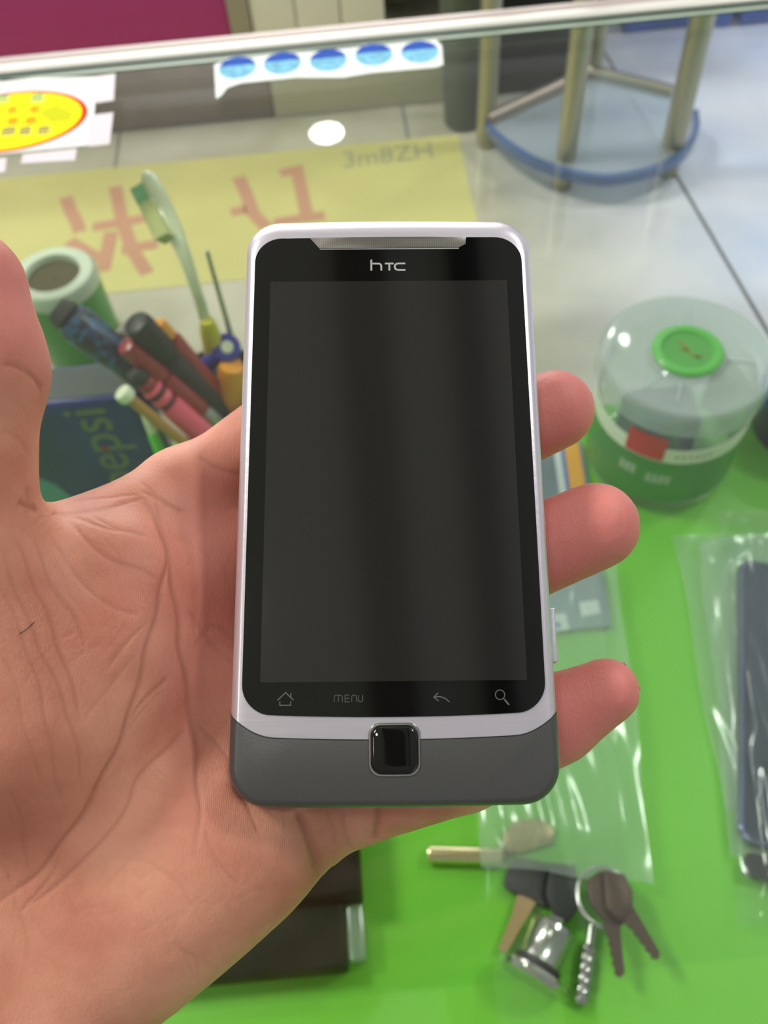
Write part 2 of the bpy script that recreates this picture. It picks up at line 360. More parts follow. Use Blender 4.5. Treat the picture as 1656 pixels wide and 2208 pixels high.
# ------------------------------------------------------------------ things lying on or under the glass
m_paper = mat('white_paper', (238, 240, 238), 0.6)
m_tape = mat('pale_tape', (222, 212, 220), 0.35)
m_yellow = mat('sign_yellow', (252, 236, 30), 0.85, spec=.12)
m_red = mat('sign_red', (206, 48, 32), 0.85, spec=.12)
m_olive = mat('sign_olive', (206, 208, 30), 0.85, spec=.12)
m_teal = mat('sign_teal', (90, 190, 170), 0.85, spec=.12)
m_orange = mat('sign_orange', (222, 116, 36), 0.85, spec=.12)
m_slate = mat('sign_slate', (100, 108, 136), 0.85, spec=.12)
def quad(pts, z): return [at(x, y, z)[:2] for x, y in pts]
zt = GZ + .0002
pc = at(60, 270, zt)
sg = thing('oval_notice', 'white notice card with a red rimmed yellow oval stuck to the glass', 'notice', pc)
obj('card', MB().prism(quad([(-120, 175), (208, 166), (204, 240), (188, 314), (-120, 345)], zt), zt, zt + .0003), m_paper, sg, smooth=False)
ec = at(20, 262, zt); ex = (at(190, 238, zt) - ec)[:2]; er = np.linalg.norm(ex); ux = np.array([1.0, .0]); ey = .0315
def ell(k, n=72): return [ec[:2] + ux * er * k * math.cos(2 * math.pi * i / n) + np.array([0, 1]) * (ey * k) * math.sin(2 * math.pi * i / n) for i in range(n)]
obj('oval_border', MB().prism(ell(1.0), zt + .0003, zt + .00042), m_red, sg, smooth=False)
obj('oval_panel', MB().prism(ell(.93), zt + .00042, zt + .00052), m_yellow, sg, smooth=False)
obj('arrow_patch', MB().prism(quad([(88, 240), (122, 228), (160, 246), (150, 262), (112, 266), (90, 252)], zt), zt + .00052, zt + .0006), m_olive, sg, smooth=False)
rng = random.Random(4)
for (x0, x1, y, s, n, mm) in ((10, 85, 214, .009, 2, m_teal), (30, 78, 239, .0066, 2, m_orange), (-10, 68, 264, .0066, 3, m_orange), (-60, 98, 287, .0082, 5, m_slate)):
    mb = MB()
    for i in range(n):
        p = at(x0 + (x1 - x0) * i / (n - 1), y - (x0 + (x1 - x0) * i / (n - 1) - x0) * .03, zt); glyph(mb, p[0], p[1], s, rng, None, zt + .00052, zt + .0006)
    obj('lettering', mb, mm, sg, smooth=False)
for q in ([(205, 166), (249, 160), (246, 218), (207, 224)], [(196, 250), (245, 244), (237, 312), (190, 318)], [(50, 334), (166, 322), (162, 347), (46, 354)], [(-40, 346), (15, 342), (12, 372), (-40, 378)]):
    obj('tape_piece', MB().prism(quad(q, zt), zt + .0003, zt + .0005), m_tape, sg, smooth=False)

m_backing = mat('sticker_backing', (232, 240, 236), 0.4)
m_sky = mat('sticker_sky', (128, 194, 224), 0.8, spec=.2, noise=.25, nscale=260)
m_cap = mat('sticker_blue', (48, 88, 186), 0.8, spec=.2)
ps = at(710, 140, zt)
ss = thing('sticker_strip', 'white backing strip with five round blue stickers on the glass', 'stickers', ps)
sp_ = quad([(466, 214), (462, 140), (480, 134), (700, 106), (940, 86), (953, 100), (956, 140), (940, 146), (800, 158), (740, 168), (640, 168), (520, 180), (490, 190), (478, 206)], zt)
mbs = MB(); mbs.prism(sp_, zt, zt + .0003); obj('backing_paper', mbs, m_backing, ss, smooth=False)
for (x, y) in ((512, 147), (609, 137), (708, 131), (806, 119), (905, 113)):
    c = at(x, y, zt)[:2]; rx, ry = .0112, .0122
    circ = [c + np.array([rx * math.cos(a), ry * math.sin(a)]) for a in np.linspace(0, 2 * math.pi, 40, endpoint=False)]
    k = obj('round_sticker', MB().prism(circ, zt + .0003, zt + .00045), m_sky, ss, smooth=False)
    arc = [c + np.array([rx * math.cos(a), ry * math.sin(a)]) for a in np.linspace(math.radians(12), math.radians(168), 24)]
    obj('blue_cap', MB().prism(arc, zt + .00045, zt + .00055), m_cap, k, smooth=False)

# yellow hand-lettered sheet lying on the floor behind the green board
m_sheet = mat('yellow_sheet', (206, 201, 130), 0.5, noise=.05, nscale=10)
m_marker = mat('marker_red', (196, 148, 118), 0.6)
m_print = mat('grey_print', (158, 160, 128), 0.6)
FZ = -.0035
cS = [at(-260, 400, FZ), at(1000, 290, FZ)]
yt = at(600, 327, FZ)[1]; ybm = at(430, 612, FZ)[1]; xr = at(1012, 400, FZ)[0]; xl = at(-260, 480, FZ)[0]
ys_ = thing('lettered_sheet', 'yellow paper sheet with red hand painted strokes behind the phone', 'sheet', ((xl + xr) / 2, (yt + ybm) / 2, FZ))
obj('paper', MB().box((xl, ybm, -.0039), (xr, yt, FZ)), m_sheet, ys_, smooth=False)
for strokes in ([[(142, 425), (152, 455), (165, 478), (172, 500)], [(248, 402), (262, 470), (285, 540), (318, 590)], [(200, 490), (330, 468)], [(150, 520), (215, 560)], [(262, 540), (340, 525)], [(240, 500), (222, 585)]],
                [(( 514, 382)), (532, 420), (545, 460), (575, 490)], [[(604, 374), (640, 366), (652, 420), (662, 468)], [(590, 480), (700, 464)]], [[(498, 458), (530, 452)]]):
    mb = MB()
    if isinstance(strokes[0], tuple): strokes = [strokes]
    for si, s in enumerate(strokes): mb.ribbon([at(x, y, FZ)[:2] for x, y in s], .013, FZ, FZ + .0002 + .00004 * si)
    obj('brush_stroke', mb, m_marker, ys_, smooth=False)
tv, tf = text_mesh('3m8ZH', .030)
p0 = at(738, 362, FZ); p1 = at(930, 340, FZ); sc = np.linalg.norm(p1 - p0) / (tv[:, 0].max() - tv[:, 0].min())
obj('printed_text', MB().add([(p0[0] + v[0] * sc, p0[1] + v[1] * sc * 1.3 + (p1 - p0)[1] * v[0] * sc / np.linalg.norm(p1 - p0), FZ + .0001 + v[2]) for v in tv], tf), m_print, ys_, smooth=False)

# ------------------------------------------------------------------ jar
m_clear = thin('clear_plastic', (.96, .98, .97), milky=.10, mcol=(.80, .84, .83), rough=.04, f0=.07)
m_lid = thin('lid_plastic', (.94, .97, .97), milky=.36, mcol=(.88, .92, .93), rough=.08, f0=.06)
m_capgreen = mat('lid_green', (88, 178, 72), 0.4, coat=.1)
m_capgreen2 = mat('lid_green_dark', (70, 152, 58), 0.4)
m_label = mat('label_green', (70, 150, 52), 0.4, noise=.1, nscale=20)
m_labelw = mat('label_white', (240, 242, 224), 0.45)
m_lred = mat('label_red', (220, 60, 46), 0.45)
m_ltxt = mat('label_text', (206, 224, 198), 0.5)
m_gtxt = mat('label_grey', (140, 140, 124), 0.5)
m_rust = mat('rust_ink', (128, 130, 50), 0.6)
jl = at(1470, 765, .105); jb = np.array([jl[0] + .003, jl[1] + .0, 0.0])
JR, LR = .0505, .0545
jr = thing('plastic_jar', 'clear round plastic jar with green label and a green lid button', 'jar', jb)
obj('body', MB().lathe([(.001, .002), (.046, .002), (.049, .004), (JR, .010), (JR, .083), (.048, .0875), (.0475, .094), (.0465, .094), (.047, .087), (.0495, .082), (.0495, .010), (.047, .005), (.001, .004)], jb, 96), m_clear, jr)
def band(mb, r, z0, z1, a0, a1, n=64, lift=.0004):
    a0, a1 = math.radians(a0), math.radians(a1)
    return mb.lathe([(r, z0), (r + lift, z0), (r + lift, z1), (r, z1)], jb, n, a0=a0, a1=a1)
lb = obj('label', band(MB(), JR + .0002, .014, .0565, 150, 400, 120), m_label, jr); lb['label'] = 'green label with white patches'
obj('label_band', band(MB(), JR + .0002, .057, .070, 150, 400, 120), m_labelw, jr)['label'] = 'white band of the label'
obj('red_patch', band(MB(), JR + .0007, .0585, .0795, 220, 249, 24), m_lred, lb)
mbt = MB(); rng = random.Random(9)
for (ac, zc, w) in ((226, .042, 3), (250, .039, 4)):
    for i in range(w):
        for k in range(2):
            def fr(x, y, z, ac=ac): 
                a = math.radians(ac) + x / JR; r = JR + .0007 + z; return (jb[0] + r * math.cos(a), jb[1] + r * math.sin(a), y)
            glyph(mbt, (i - w / 2 + .5) * .0042, zc + (k - .5) * .0045, .004, rng, fr, 0, .0002)
obj('label_lettering', mbt, m_ltxt, lb, smooth=False)
mbt = MB()
for i in range(6):
    def fr(x, y, z): 
        a = math.radians(255) + x / JR; r = JR + .0007 + z; return (jb[0] + r * math.cos(a), jb[1] + r * math.sin(a), y)
    glyph(mbt, .003 + i * .0042, .0635, .0024, rng, fr, 0, .0002)
obj('band_lettering', mbt, m_gtxt, lb, smooth=False)
lid = obj('lid', MB().lathe([(LR - .0008, .088), (LR, .088), (LR, .103), (LR - .0015, .1062), (LR - .005, .1065), (LR - .008, .1045), (.024, .1045), (.022, .1065), (.001, .1065), (.001, .1052), (.021, .1052), (.023, .1035), (LR - .009, .1035), (LR - .003, .1045), (LR - .0012, .102)], jb, 96), m_lid, jr)
obj('lid_button', MB().lathe([(.022, .1066), (.0225, .109), (.0205, .1105), (.017, .110), (.0155, .1082)], jb, 64), m_capgreen, jr)
cpd = obj('button_centre', MB().lathe([(.0156, .1082), (.008, .1080), (.001, .1080)], jb, 64), m_capgreen2, jr)
mbr = MB()
for s in ([(-.003, .009), (0, .005), (-.001, .001), (.002, -.003), (.006, -.007)], [(-.005, .002), (.002, .001)], [(.003, -.006), (.009, -.006)]):
    mbr.ribbon([(jb[0] + x, jb[1] + y) for x, y in s], .0018, .1081, .1084)
obj('rust_mark', mbr, m_rust, cpd, smooth=False)
m_rib = mat('lid_rib', (176, 190, 190), .3)
for a in (60, 205, 235, 330):
    a = math.radians(a + 12); obj('lid_rib', MB().ribbon([(jb[0] + r * math.cos(a), jb[1] + r * math.sin(a)) for r in (.026, .042)], .0011, .1045, .1052), m_rib, lid, smooth=False)
m_navy = mat('navy_wrap', (72, 84, 112), 0.6, noise=.3, nscale=60)
nb = MB(); q = jb + np.array([-.016, -.018, .0])
nb.box(q + [-.022, -.018, .006], q + [.024, .016, .082], .006)
o = obj('dark_wrapper', nb, m_navy); tag(o, 'dark blue wrapper inside the clear jar under the lid', 'wrapper')

# dark puck right of the jar
m_black = mat('black_plastic', (24, 26, 30), 0.4, coat=.2)
m_bluerim = mat('blue_rim', (40, 60, 170), 0.4)
kp = at(1722, 925, .0)
pk = thing('black_tub', 'black round tub with a blue rim right of the jar at the frame edge', 'tub', kp)
obj('body', MB().lathe([(.001, 0), (.032, 0), (.034, .002), (.036, .040), (.001, .040)], kp, 64), m_black, pk)
obj('rim', MB().lathe([(.0362, .036), (.038, .037), (.038, .044), (.034, .044), (.034, .0405)], kp, 64), m_bluerim, pk)

# ------------------------------------------------------------------ pens and the things on the left
m_tin = mat('tin_green', (52, 156, 40), 0.35)
m_tinw = mat('tin_white', (206, 220, 196), 0.4)
m_hole = mat('tin_hollow', (80, 76, 44), 0.8)
tz = .075; tp = at(112, 588, tz); tb = np.array([tp[0], tp[1], -.004]); tr = .034
tn = thing('round_tin', 'green round tub with a white ring lid behind the thumb', 'tub', tb)
obj('body', MB().lathe([(.001, 0), (tr - .002, 0), (tr - .001, .002), (tr - .001, tz - .006)], tb, 64), m_tin, tn)
obj('lid', MB().lathe([(tr - .001, tz - .008), (tr, tz - .007), (tr, tz), (tr - .003, tz + .004), (tr - .012, tz + .004), (tr - .013, tz - .001)], tb, 64), m_tinw, tn)['label'] = 'white ring lid'
obj('lid_recess', MB().lathe([(tr - .0128, tz - .001), (.01, tz - .002), (.001, tz - .002)], tb, 64), m_hole, tn)['label'] = 'dark olive recess'

m_can = mat('can_navy', (22, 44, 124), 0.3, 0, noise=.35, nscale=22)
m_canlight = mat('can_light_blue', (74, 118, 186), 0.25, .35)
m_canteal = mat('can_teal', (96, 156, 178), 0.3, .2)
m_cantop = mat('can_top', (92, 98, 98), 0.35, .6)
m_cantext = mat('can_letters', (112, 124, 96), 0.4)
m_canred = mat('can_red', (150, 50, 30), 0.4)
cz = .118; cfy = at(190, 866, cz)[1]; crx = at(302, 872, cz)[0]; CHX, CHY = .056, .017
cb = np.array([crx - CHX, cfy + CHY, 0.0])
def rr2(hx, hy, r, n=8): return [(cb[0] + sx * (hx - r) + r * math.cos(math.radians(a0 + 90 * k / n)), cb[1] + sy * (hy - r) + r * math.sin(math.radians(a0 + 90 * k / n))) for sx, sy, a0 in ((1, 1, 0), (-1, 1, 90), (-1, -1, 180), (1, -1, 270)) for k in range(n + 1)]
cn = thing('drink_carton', 'dark blue drink carton with pale sideways lettering beside the thumb', 'carton', cb)
mb = MB(); mb.rings([[(x, y, z) for x, y in rr2(CHX - i_, CHY - i_, .0125)] for z, i_ in ((.0005, .003), (.0015, .001), (.004, 0), (cz - .004, 0), (cz - .0012, .0008), (cz, .0025))])
body = obj('body', mb, m_can, cn)
obj('top_panel', MB().prism(rr2(CHX - .004, CHY - .004, .010), cz + .0001, cz + .0008), m_cantop, cn)
tv, tf = text_mesh('pepsi', .041)
tv[:, 0] -= tv[:, 0].max(); ctx = at(212, 930, cz - .03)[0]
f_ = lambda x, y, z: (ctx + x, cb[1] - CHY - .0001 - z, y)
obj('lettering', MB().add([f_(-(v[1] - .011), cz - .007 + v[0], .0002 + v[2]) for v in tv], tf), m_cantext, body, smooth=False)
obj('red_dot', MB().prism([(.0025 * math.cos(a), cz - .046 + .003 * math.sin(a)) for a in np.linspace(0, 2 * math.pi, 20, endpoint=False)], .0, .0005, fr=f_), m_canred, body, smooth=False)
obj('corner_flash', MB().prism([(cb[0] - .046, .004), (cb[0] - .012, .004), (cb[0] - .026, .040), (cb[0] - .046, .062)], 0, .0003, fr=lambda x, y, z: (x, cb[1] - CHY - .0001 - z, y)), m_canteal, body, smooth=False)
a_ = math.radians(-40); ex_, ey_ = cb[0] + CHX - .0125 + .0127 * math.cos(a_), cb[1] - CHY + .0125 + .0127 * math.sin(a_)
obj('edge_highlight', MB().tube([(ex_, ey_, z) for z in (.006, .06, cz - .008)], .0011, 10, flat=.3), m_canlight, body)  # highlight of the rounded edge, put into a light blue strip

m_cup = mat('cup_dark', (52, 54, 52), 0.45)
kz = .088; kc = at(470, 830, kz); kb = np.array([kc[0], kc[1], 0.0])
cu = thing('pen_cup', 'dark grey pen cup half hidden behind the hand', 'cup', kb)
obj('body', MB().lathe([(.001, 0), (.027, 0), (.029, .002), (.033, kz), (.0315, kz), (.0275, .004), (.001, .003)], kb, 56), m_cup, cu)
obj('rim', MB().lathe([(.0315, kz), (.034, kz - .002), (.0345, kz + .001), (.033, kz + .002)], kb, 56), mat('cup_rim', (120, 120, 116), .3, .5), cu)

def P3(px, py, z): return at(px, py, z)
def pen(name, label, cat, a, b_, za, zb, parts, group='pens in the cup', n=18):
    """a: visible tip (photo), b_: where it enters the cup; parts: (name, material, t0, t1, r0, r1)"""
    A, B = P3(*a, za), P3(*b_, zb); t = thing(name, label, cat, B, group)
    for (pn, mm, t0, t1, r0, r1) in parts:
        p0, p1 = A + (B - A) * t0, A + (B - A) * t1; Lc = np.linalg.norm(p1 - p0); e = min(.25, r0 * .5 / Lc)
        obj(pn, MB().tube([p0, p0 + (p1 - p0) * e * .3, p0 + (p1 - p0) * e, p1 - (p1 - p0) * e, p1 - (p1 - p0) * e * .3, p1], [r0 * .55, r0 * .9, r0, r1, r1 * .9, r1 * .55], n), mm, t)
    return t
m_patt = bpy.data.materials.new('patterned_barrel'); m_patt.use_nodes = True
nt = m_patt.node_tree; bb = nt.nodes['Principled BSDF']; vo = nt.nodes.new('ShaderNodeTexVoronoi'); vo.inputs['Scale'].default_value = 230
tc = nt.nodes.new('ShaderNodeTexCoord'); nt.links.new(tc.outputs['Object'], vo.inputs['Vector'])
rr = nt.nodes.new('ShaderNodeValToRGB'); rr.color_ramp.interpolation = 'CONSTANT'; nt.links.new(vo.outputs['Color'], rr.inputs[0])
rr.color_ramp.elements[0].color = (*lin((34, 38, 44)), 1); rr.color_ramp.elements[1].position = .6; rr.color_ramp.elements[1].color = (*lin((50, 88, 124)), 1)
e = rr.color_ramp.elements.new(.4); e.color = (*lin((44, 60, 84)), 1)
nt.links.new(rr.outputs[0], bb.inputs['Base Color']); bb.inputs['Roughness'].default_value = .35
m_blackp = mat('pen_black', (36, 36, 34), 0.45)
m_blackr = mat('pen_rubber', (52, 50, 46), 0.7)
m_pink = mat('pen_pink', (232, 92, 112), 0.3, coat=.3)
m_dred = mat('pen_dark_red', (150, 44, 40), 0.35, coat=.3)
m_wood = mat('pen_wood', (176, 132, 62), 0.5)
m_ivory = mat('stick_ivory', (228, 232, 204), 0.4)
m_silverp = mat('pen_silver', (176, 174, 164), 0.3, .7)
m_orangep = mat('pen_orange', (226, 150, 44), 0.4)
m_yellowp = mat('pen_yellow', (204, 190, 60), 0.5)
m_ygreen = mat('marker_green', (88, 196, 52), 0.4)
m_bluep = mat('pen_blue', (44, 52, 150), 0.4)
pen('ballpoint_pen', 'thick blue and black patterned pen lying over the carton', 'pen', (118, 662), (470, 930), .175, .09, [('grip_end', m_blackr, 0, .08, .008, .0100), ('barrel', m_patt, .075, .56, .0118, .0100), ('collar', m_blackr, .555, .70, .0075, .0065)])
pen('felt_pen', 'pink pen with dark grip rings beside the patterned pen', 'pen', (285, 800), (470, 965), .150, .085, [('grip', m_blackr, 0, .12, .0055, .006), ('ring', m_dred, .12, .19, .006, .006), ('ring', m_pink, .20, .25, .0066, .0068), ('ring', m_blackr, .25, .29, .006, .006), ('ring', m_pink, .29, .37, .0068, .007), ('ring', m_blackr, .37, .40, .0062, .0062), ('barrel', m_pink, .40, 1, .0076, .008)])
pen('marker_pen', 'dark red marker pen between the pink and black pens', 'pen', (268, 742), (470, 915), .165, .085, [('cap', m_dred, .0, .38, .0062, .0066), ('barrel', m_dred, .38, .8, .0068, .0068), ('end_plug', m_silverp, .8, 1, .006, .006)])
pen('marker_pen', 'black round ended marker leaning up between red pens', 'pen', (290, 692), (480, 890), .175, .085, [('cap', m_blackp, 0, .35, .0088, .0084), ('barrel', m_blackr, .35, 1, .0078, .0078)])
pen('ballpoint_pen', 'red and orange tipped pen behind the black marker', 'pen', (338, 695), (490, 880), .165, .085, [('tip', m_orangep, 0, .16, .0048, .0055), ('barrel', m_dred, .16, 1, .0066, .007)])
pen('ballpoint_pen', 'slim silver clip pen just left of the black marker', 'pen', (252, 712), (440, 900), .155, .085, [('push_button', m_silverp, 0, .09, .0036, .004), ('barrel', m_silverp, .09, 1, .0040, .0040)])
pen('wooden_stick', 'thin wooden stick with a white round tip over the carton', 'stick', (260, 843), (440, 990), .150, .088, [('round_tip', m_ivory, 0, .10, .0055, .0055), ('shaft', m_wood, .10, 1, .0034, .0034)])
pen('marker_pen', 'bright green marker standing beside the right side of the carton', 'pen', (312, 888), (380, 1060), .120, .06, [('cap', m_ivory, 0, .25, .0030, .0032), ('barrel', m_ygreen, .25, 1, .0038, .004)])
pen('highlighter', 'orange highlighter at the right of the pen cup', 'pen', (500, 785), (490, 960), .120, .05, [('barrel', m_orangep, 0, .6, .0085, .009), ('cap', m_yellowp, .6, 1, .009, .009)])
pen('thin_rod', 'thin dark grey rod standing right of the toothbrush', 'rod', (446, 540), (520, 800), .20, .088, [('shaft', m_silverp, 0, 1, .0012, .0022)])
# blue handle with a pale round eye
hc = P3(488, 750, .125)
hb = thing('blue_opener', 'blue handle with a ring end and pale eye in the cup', 'opener', hc, 'pens in the cup')
vd = (CAM - hc) / np.linalg.norm(CAM - hc); tilt = vd + np.array([.1, .2, 0])
obj('ring', MB().lathe([(.0042, -.003), (.0085, -.003), (.0094, 0), (.0085, .003), (.0042, .003), (.0042, -.003)], hc, 40, axis=tilt), m_bluep, hb)
obj('eye', MB().lathe([(.0041, -.001), (.0041, .0028), (.0026, .0036), (.0016, .0030), (.0002, .0030)], hc, 32, axis=tilt), m_ivory, hb)
obj('shank', MB().tube([hc + (P3(440, 790, .115) - hc) * .3, P3(440, 790, .112), P3(452, 850, .09)], [.0045, .006, .0065], 14), m_bluep, hb)
# toothbrush
pts = [P3(322, 385, .205), P3(345, 430, .202), P3(372, 490, .196), P3(402, 560, .185), P3(428, 640, .165), P3(450, 715, .14), P3(462, 790, .10), P3(468, 850, .06)]
tbs = thing('toothbrush', 'pale toothbrush with green tipped bristles standing in the cup', 'toothbrush', pts[-1], 'pens in the cup')
m_tbw = mat('brush_plastic', (206, 212, 176), 0.35, coat=.3)
m_tbg = mat('bristle_green', (140, 204, 150), 0.7, bump=.5, bscale=900)
m_tbo = mat('bristle_olive', (196, 198, 134), 0.7, bump=.5, bscale=900)
obj('handle', MB().tube([P3(316, 374, .205)] + pts, [.0028, .0052, .0055, .0052, .0038, .0032, .0036, .005, .005], 16, flat=.6), m_tbw, tbs)
obj('grip', MB().tube([P3(446, 690, .15) , P3(452, 715, .14), P3(463, 775, .108)], [.0042, .0062, .0062], 16), m_yellowp, tbs)
off = P3(296, 415, .198) - P3(326, 398, .204)
def tuft(q0, q1, nm, mm):
    a, c = P3(*q0, .2035), P3(*q1, .1975); dirn = (c - a); s = np.cross(dirn, off); s /= np.linalg.norm(s); mb = MB()
    w = .0042
    ring = lambda o_: [a + o_ * off - s * w, a + o_ * off + s * w, c + o_ * off + s * w, c + o_ * off - s * w]
    mb.rings([ring(.12), ring(.5), ring(1.0)]); obj(nm, mb, mm, tbs, smooth=False)
tuft((320, 392), (338, 428), 'bristle_tuft', m_tbg); tuft((340, 431), (376, 506), 'bristle_tuft', m_tbo)

# ------------------------------------------------------------------ bags, boxes and keys on the green board
m_film = thin('clear_film', (.95, .97, .96), milky=.30, mcol=(.80, .90, .86), rough=.16, f0=.06, bump=.35, bscale=22)
m_film3 = thin('phone_bag_film', (.96, .97, .97), milky=.05, mcol=(.80, .86, .86), rough=.14, f0=.06, bump=.35, bscale=22)
m_film2 = thin('cloudy_film', (.94, .96, .95), milky=.26, mcol=(.78, .86, .82), rough=.16, f0=.06, bump=.35, bscale=22)
def bag(name, label, corners, h, seed, material, z0=.0012, nx=44, ny=64, folds=3):
    C = [np.array(at(*c, z0 + .002)) for c in corners]                    # tl, tr, br, bl
    rs = np.random.RandomState(seed); ph_ = rs.rand(8) * 6.28; ks = rs.uniform(3, 11, (8, 2)) * rs.choice([-1, 1], (8, 2))
    def pos(u, v): return (C[0] * (1 - u) + C[1] * u) * (1 - v) + (C[3] * (1 - u) + C[2] * u) * v
    top, bot = [], []
    for j in range(ny + 1):
        for i in range(nx + 1):
            u, v = i / nx, j / ny; p = pos(u, v); ed = min(1, 6 * min(u, 1 - u)) * min(1, 8 * min(v, 1 - v)); ed = ed * ed * (3 - 2 * ed)
            w = sum(math.sin(ks[k][0] * 3 * u + ks[k][1] * 2 * v + ph_[k]) for k in range(8)) / 8
            rip = .0022 * w + .0005 * math.sin(34 * u + 5 * math.sin(5 * v))
            jx = .0012 * math.sin(9 * v + ph_[0])
            top.append((p[0] + jx, p[1] + .001 * math.sin(11 * u + ph_[1]), z0 + .0022 + h * ed + max(-.001, rip) * (.4 + ed)))
            bot.append((p[0] + jx, p[1] + .001 * math.sin(11 * u + ph_[1]), z0 - .0006))
    k = nx + 1; mb = MB(); f = []
    for j in range(ny):
        for i in range(nx): f.append((j * k + i, j * k + i + 1, (j + 1) * k + i + 1, (j + 1) * k + i))
    mb.add(top, f)
    o = obj(name, mb, material, smooth=True, angle=180)
    return o
# left-hand card under the centre bag
m_cardg = mat('card_slate', (112, 128, 138), 0.5, noise=.12, nscale=30)
m_cardw = mat('card_white', (206, 214, 214), 0.45)
m_cardb = mat('card_blue', (86, 122, 186), 0.45)
m_cardo = mat('card_orange', (232, 168, 58), 0.45)
cc = at(1200, 1130, 0)
cdh = thing('striped_packet', 'slate packet with white, blue and orange stripes behind the fingers', 'packet', cc)
obj('packet_body', MB().prism(quad([(1000, 960), (1255, 955), (1318, 1350), (1050, 1370)], .004), .0003, .0045), m_cardg, cdh, smooth=False)
obj('white_stripe', MB().prism(quad([(1192, 958), (1206, 957), (1236, 1160), (1220, 1162)], .0046), .0046, .0048), m_cardw, cdh, smooth=False)
obj('blue_stripe', MB().prism(quad([(1206, 957), (1215, 957), (1246, 1160), (1236, 1160)], .0046), .0046, .0048), m_cardb, cdh, smooth=False)
obj('orange_stripe', MB().prism(quad([(1215, 957), (1247, 955), (1274, 1125), (1240, 1130)], .0046), .0046, .0048), m_cardo, cdh, smooth=False)
obj('white_panel', MB().prism(quad([(1248, 1300), (1288, 1293), (1296, 1322), (1256, 1330)], .0046), .0046, .0048), m_cardw, cdh, smooth=False)
wp = obj('white_panel', MB().prism(quad([(1190, 1325), (1218, 1322), (1230, 1356), (1196, 1362)], .0046), .0046, .0048), m_cardw, cdh, smooth=False)
obj('blue_dot', MB().prism([at(1203 + 7 * math.cos(a), 1348 + 7 * math.sin(a), .0048)[:2] for a in np.linspace(0, 6.28, 16, endpoint=False)], .0048, .0049), m_cardb, wp, smooth=False)
tag(bag('plastic_bag', '', [(1010, 1180), (1330, 1205), (1412, 1908), (1038, 1866)], .006, 3, m_film, z0=.0125), 'clear plastic bag lying over the keys and striped packet', 'bag', 'clear plastic bags')
# phone in bag on the right
m_navyg = mat('navy_glass', (44, 54, 76), 0.12, coat=.8)
m_edgeb = mat('phone_edge', (128, 134, 168), 0.25, .8)
m_blk = mat('phone_black', (20, 20, 24), 0.35)
A, B_, Cc, D_ = at(1592, 1205, .01), at(1592, 1815, .01), at(1900, 1200, .01), None
hx0, hx1 = .5 * (A[0] + B_[0]), .5 * (A[0] + B_[0]) + .066
def rrect(x0, x1, y0, y1, r, n=8):
    P = []
    for cx, cy, a0 in ((x1 - r, y1 - r, 0), (x0 + r, y1 - r, 90), (x0 + r, y0 + r, 180), (x1 - r, y0 + r, 270)):
        for k in range(n + 1): a = math.radians(a0 + 90 * k / n); P.append((cx + r * math.cos(a), cy + r * math.sin(a)))
    return P
ang = math.atan2((B_ - A)[0], -(B_ - A)[1]); Lp = np.linalg.norm((B_ - A)[:2])
def pf(x, y, z): # local: x from left edge, y from top downwards
    u = (B_ - A)[:2] / Lp; r = np.array([-u[1], u[0]]); p = A[:2] + r * x + u * y; return (p[0], p[1], z)
dp = thing('dark_phone', 'dark navy glass phone in a clear bag at the right edge', 'phone', A)
obj('body', MB().prism(rrect(0, .064, 0, Lp, .009), .004, .0118, .0018, pf), m_edgeb, dp)
obj('front_glass', MB().prism(rrect(.0026, .0614, .002, Lp - .002, .008), .0117, .0124, .0004, pf), m_navyg, dp)
obj('rubber_strip', MB().prism(rrect(.004, .060, Lp + .004, Lp + .016, .003), .003, .0095, .001, pf), m_blk, dp)
tag(bag('plastic_bag', '', [(1452, 1156), (1820, 1140), (1860, 1780), (1560, 1745)], .003, 8, m_film2, z0=.001), 'clear plastic bag peeking out left under the bagged dark phone', 'bag', 'clear plastic bags')
tag(bag('plastic_bag', '', [(1508, 1168), (1840, 1130), (1870, 1880), (1575, 1840)], .004, 14, m_film, z0=.0032), 'narrow clear bag between the lower bag and the phone bag', 'bag', 'clear plastic bags')
tag(bag('plastic_bag', '', [(1545, 1105), (1880, 1085), (1900, 1990), (1590, 2000)], .010, 21, m_film3, z0=.0062), 'topmost clear plastic bag holding the dark navy phone', 'bag', 'clear plastic bags')
# black boxes under the hand
m_bbox = mat('box_black', (13, 17, 11), 0.55, spec=.12, noise=.15, nscale=40)
m_bbox2 = mat('box_smoke', (24, 30, 20), 0.45, spec=.15, noise=.15, nscale=40)
BA = at(768, 1800, .03); BB = at(782, 1925, .03)
tag(obj('black_box', MB().box((BA[0] - .13, at(770, 1926, .03)[1], .0003), (BA[0], BA[1] + .03, .030), .002), m_bbox), 'black box on the green board below the pinky', 'box', 'dark boxes below the hand')
SA, SB = at(735, 1932, .02), at(762, 2086, .02)
tag(obj('black_box', MB().box((SA[0] - .11, SB[1], .0007), (SA[0] + .001, at(770, 1926, .03)[1] - .0004, .020), .002), m_bbox2), 'smoky dark flat box just in front of the black box', 'box', 'dark boxes below the hand')
cs = MB().box((SA[0] + .0016, SB[1] + .004, .0007), (SA[0] + .011, at(770, 1926, .03)[1] - .002, .016), .002)
tag(obj('clear_sleeve', cs, m_film2), 'narrow clear sleeve along the right side of the dark boxes', 'sleeve')
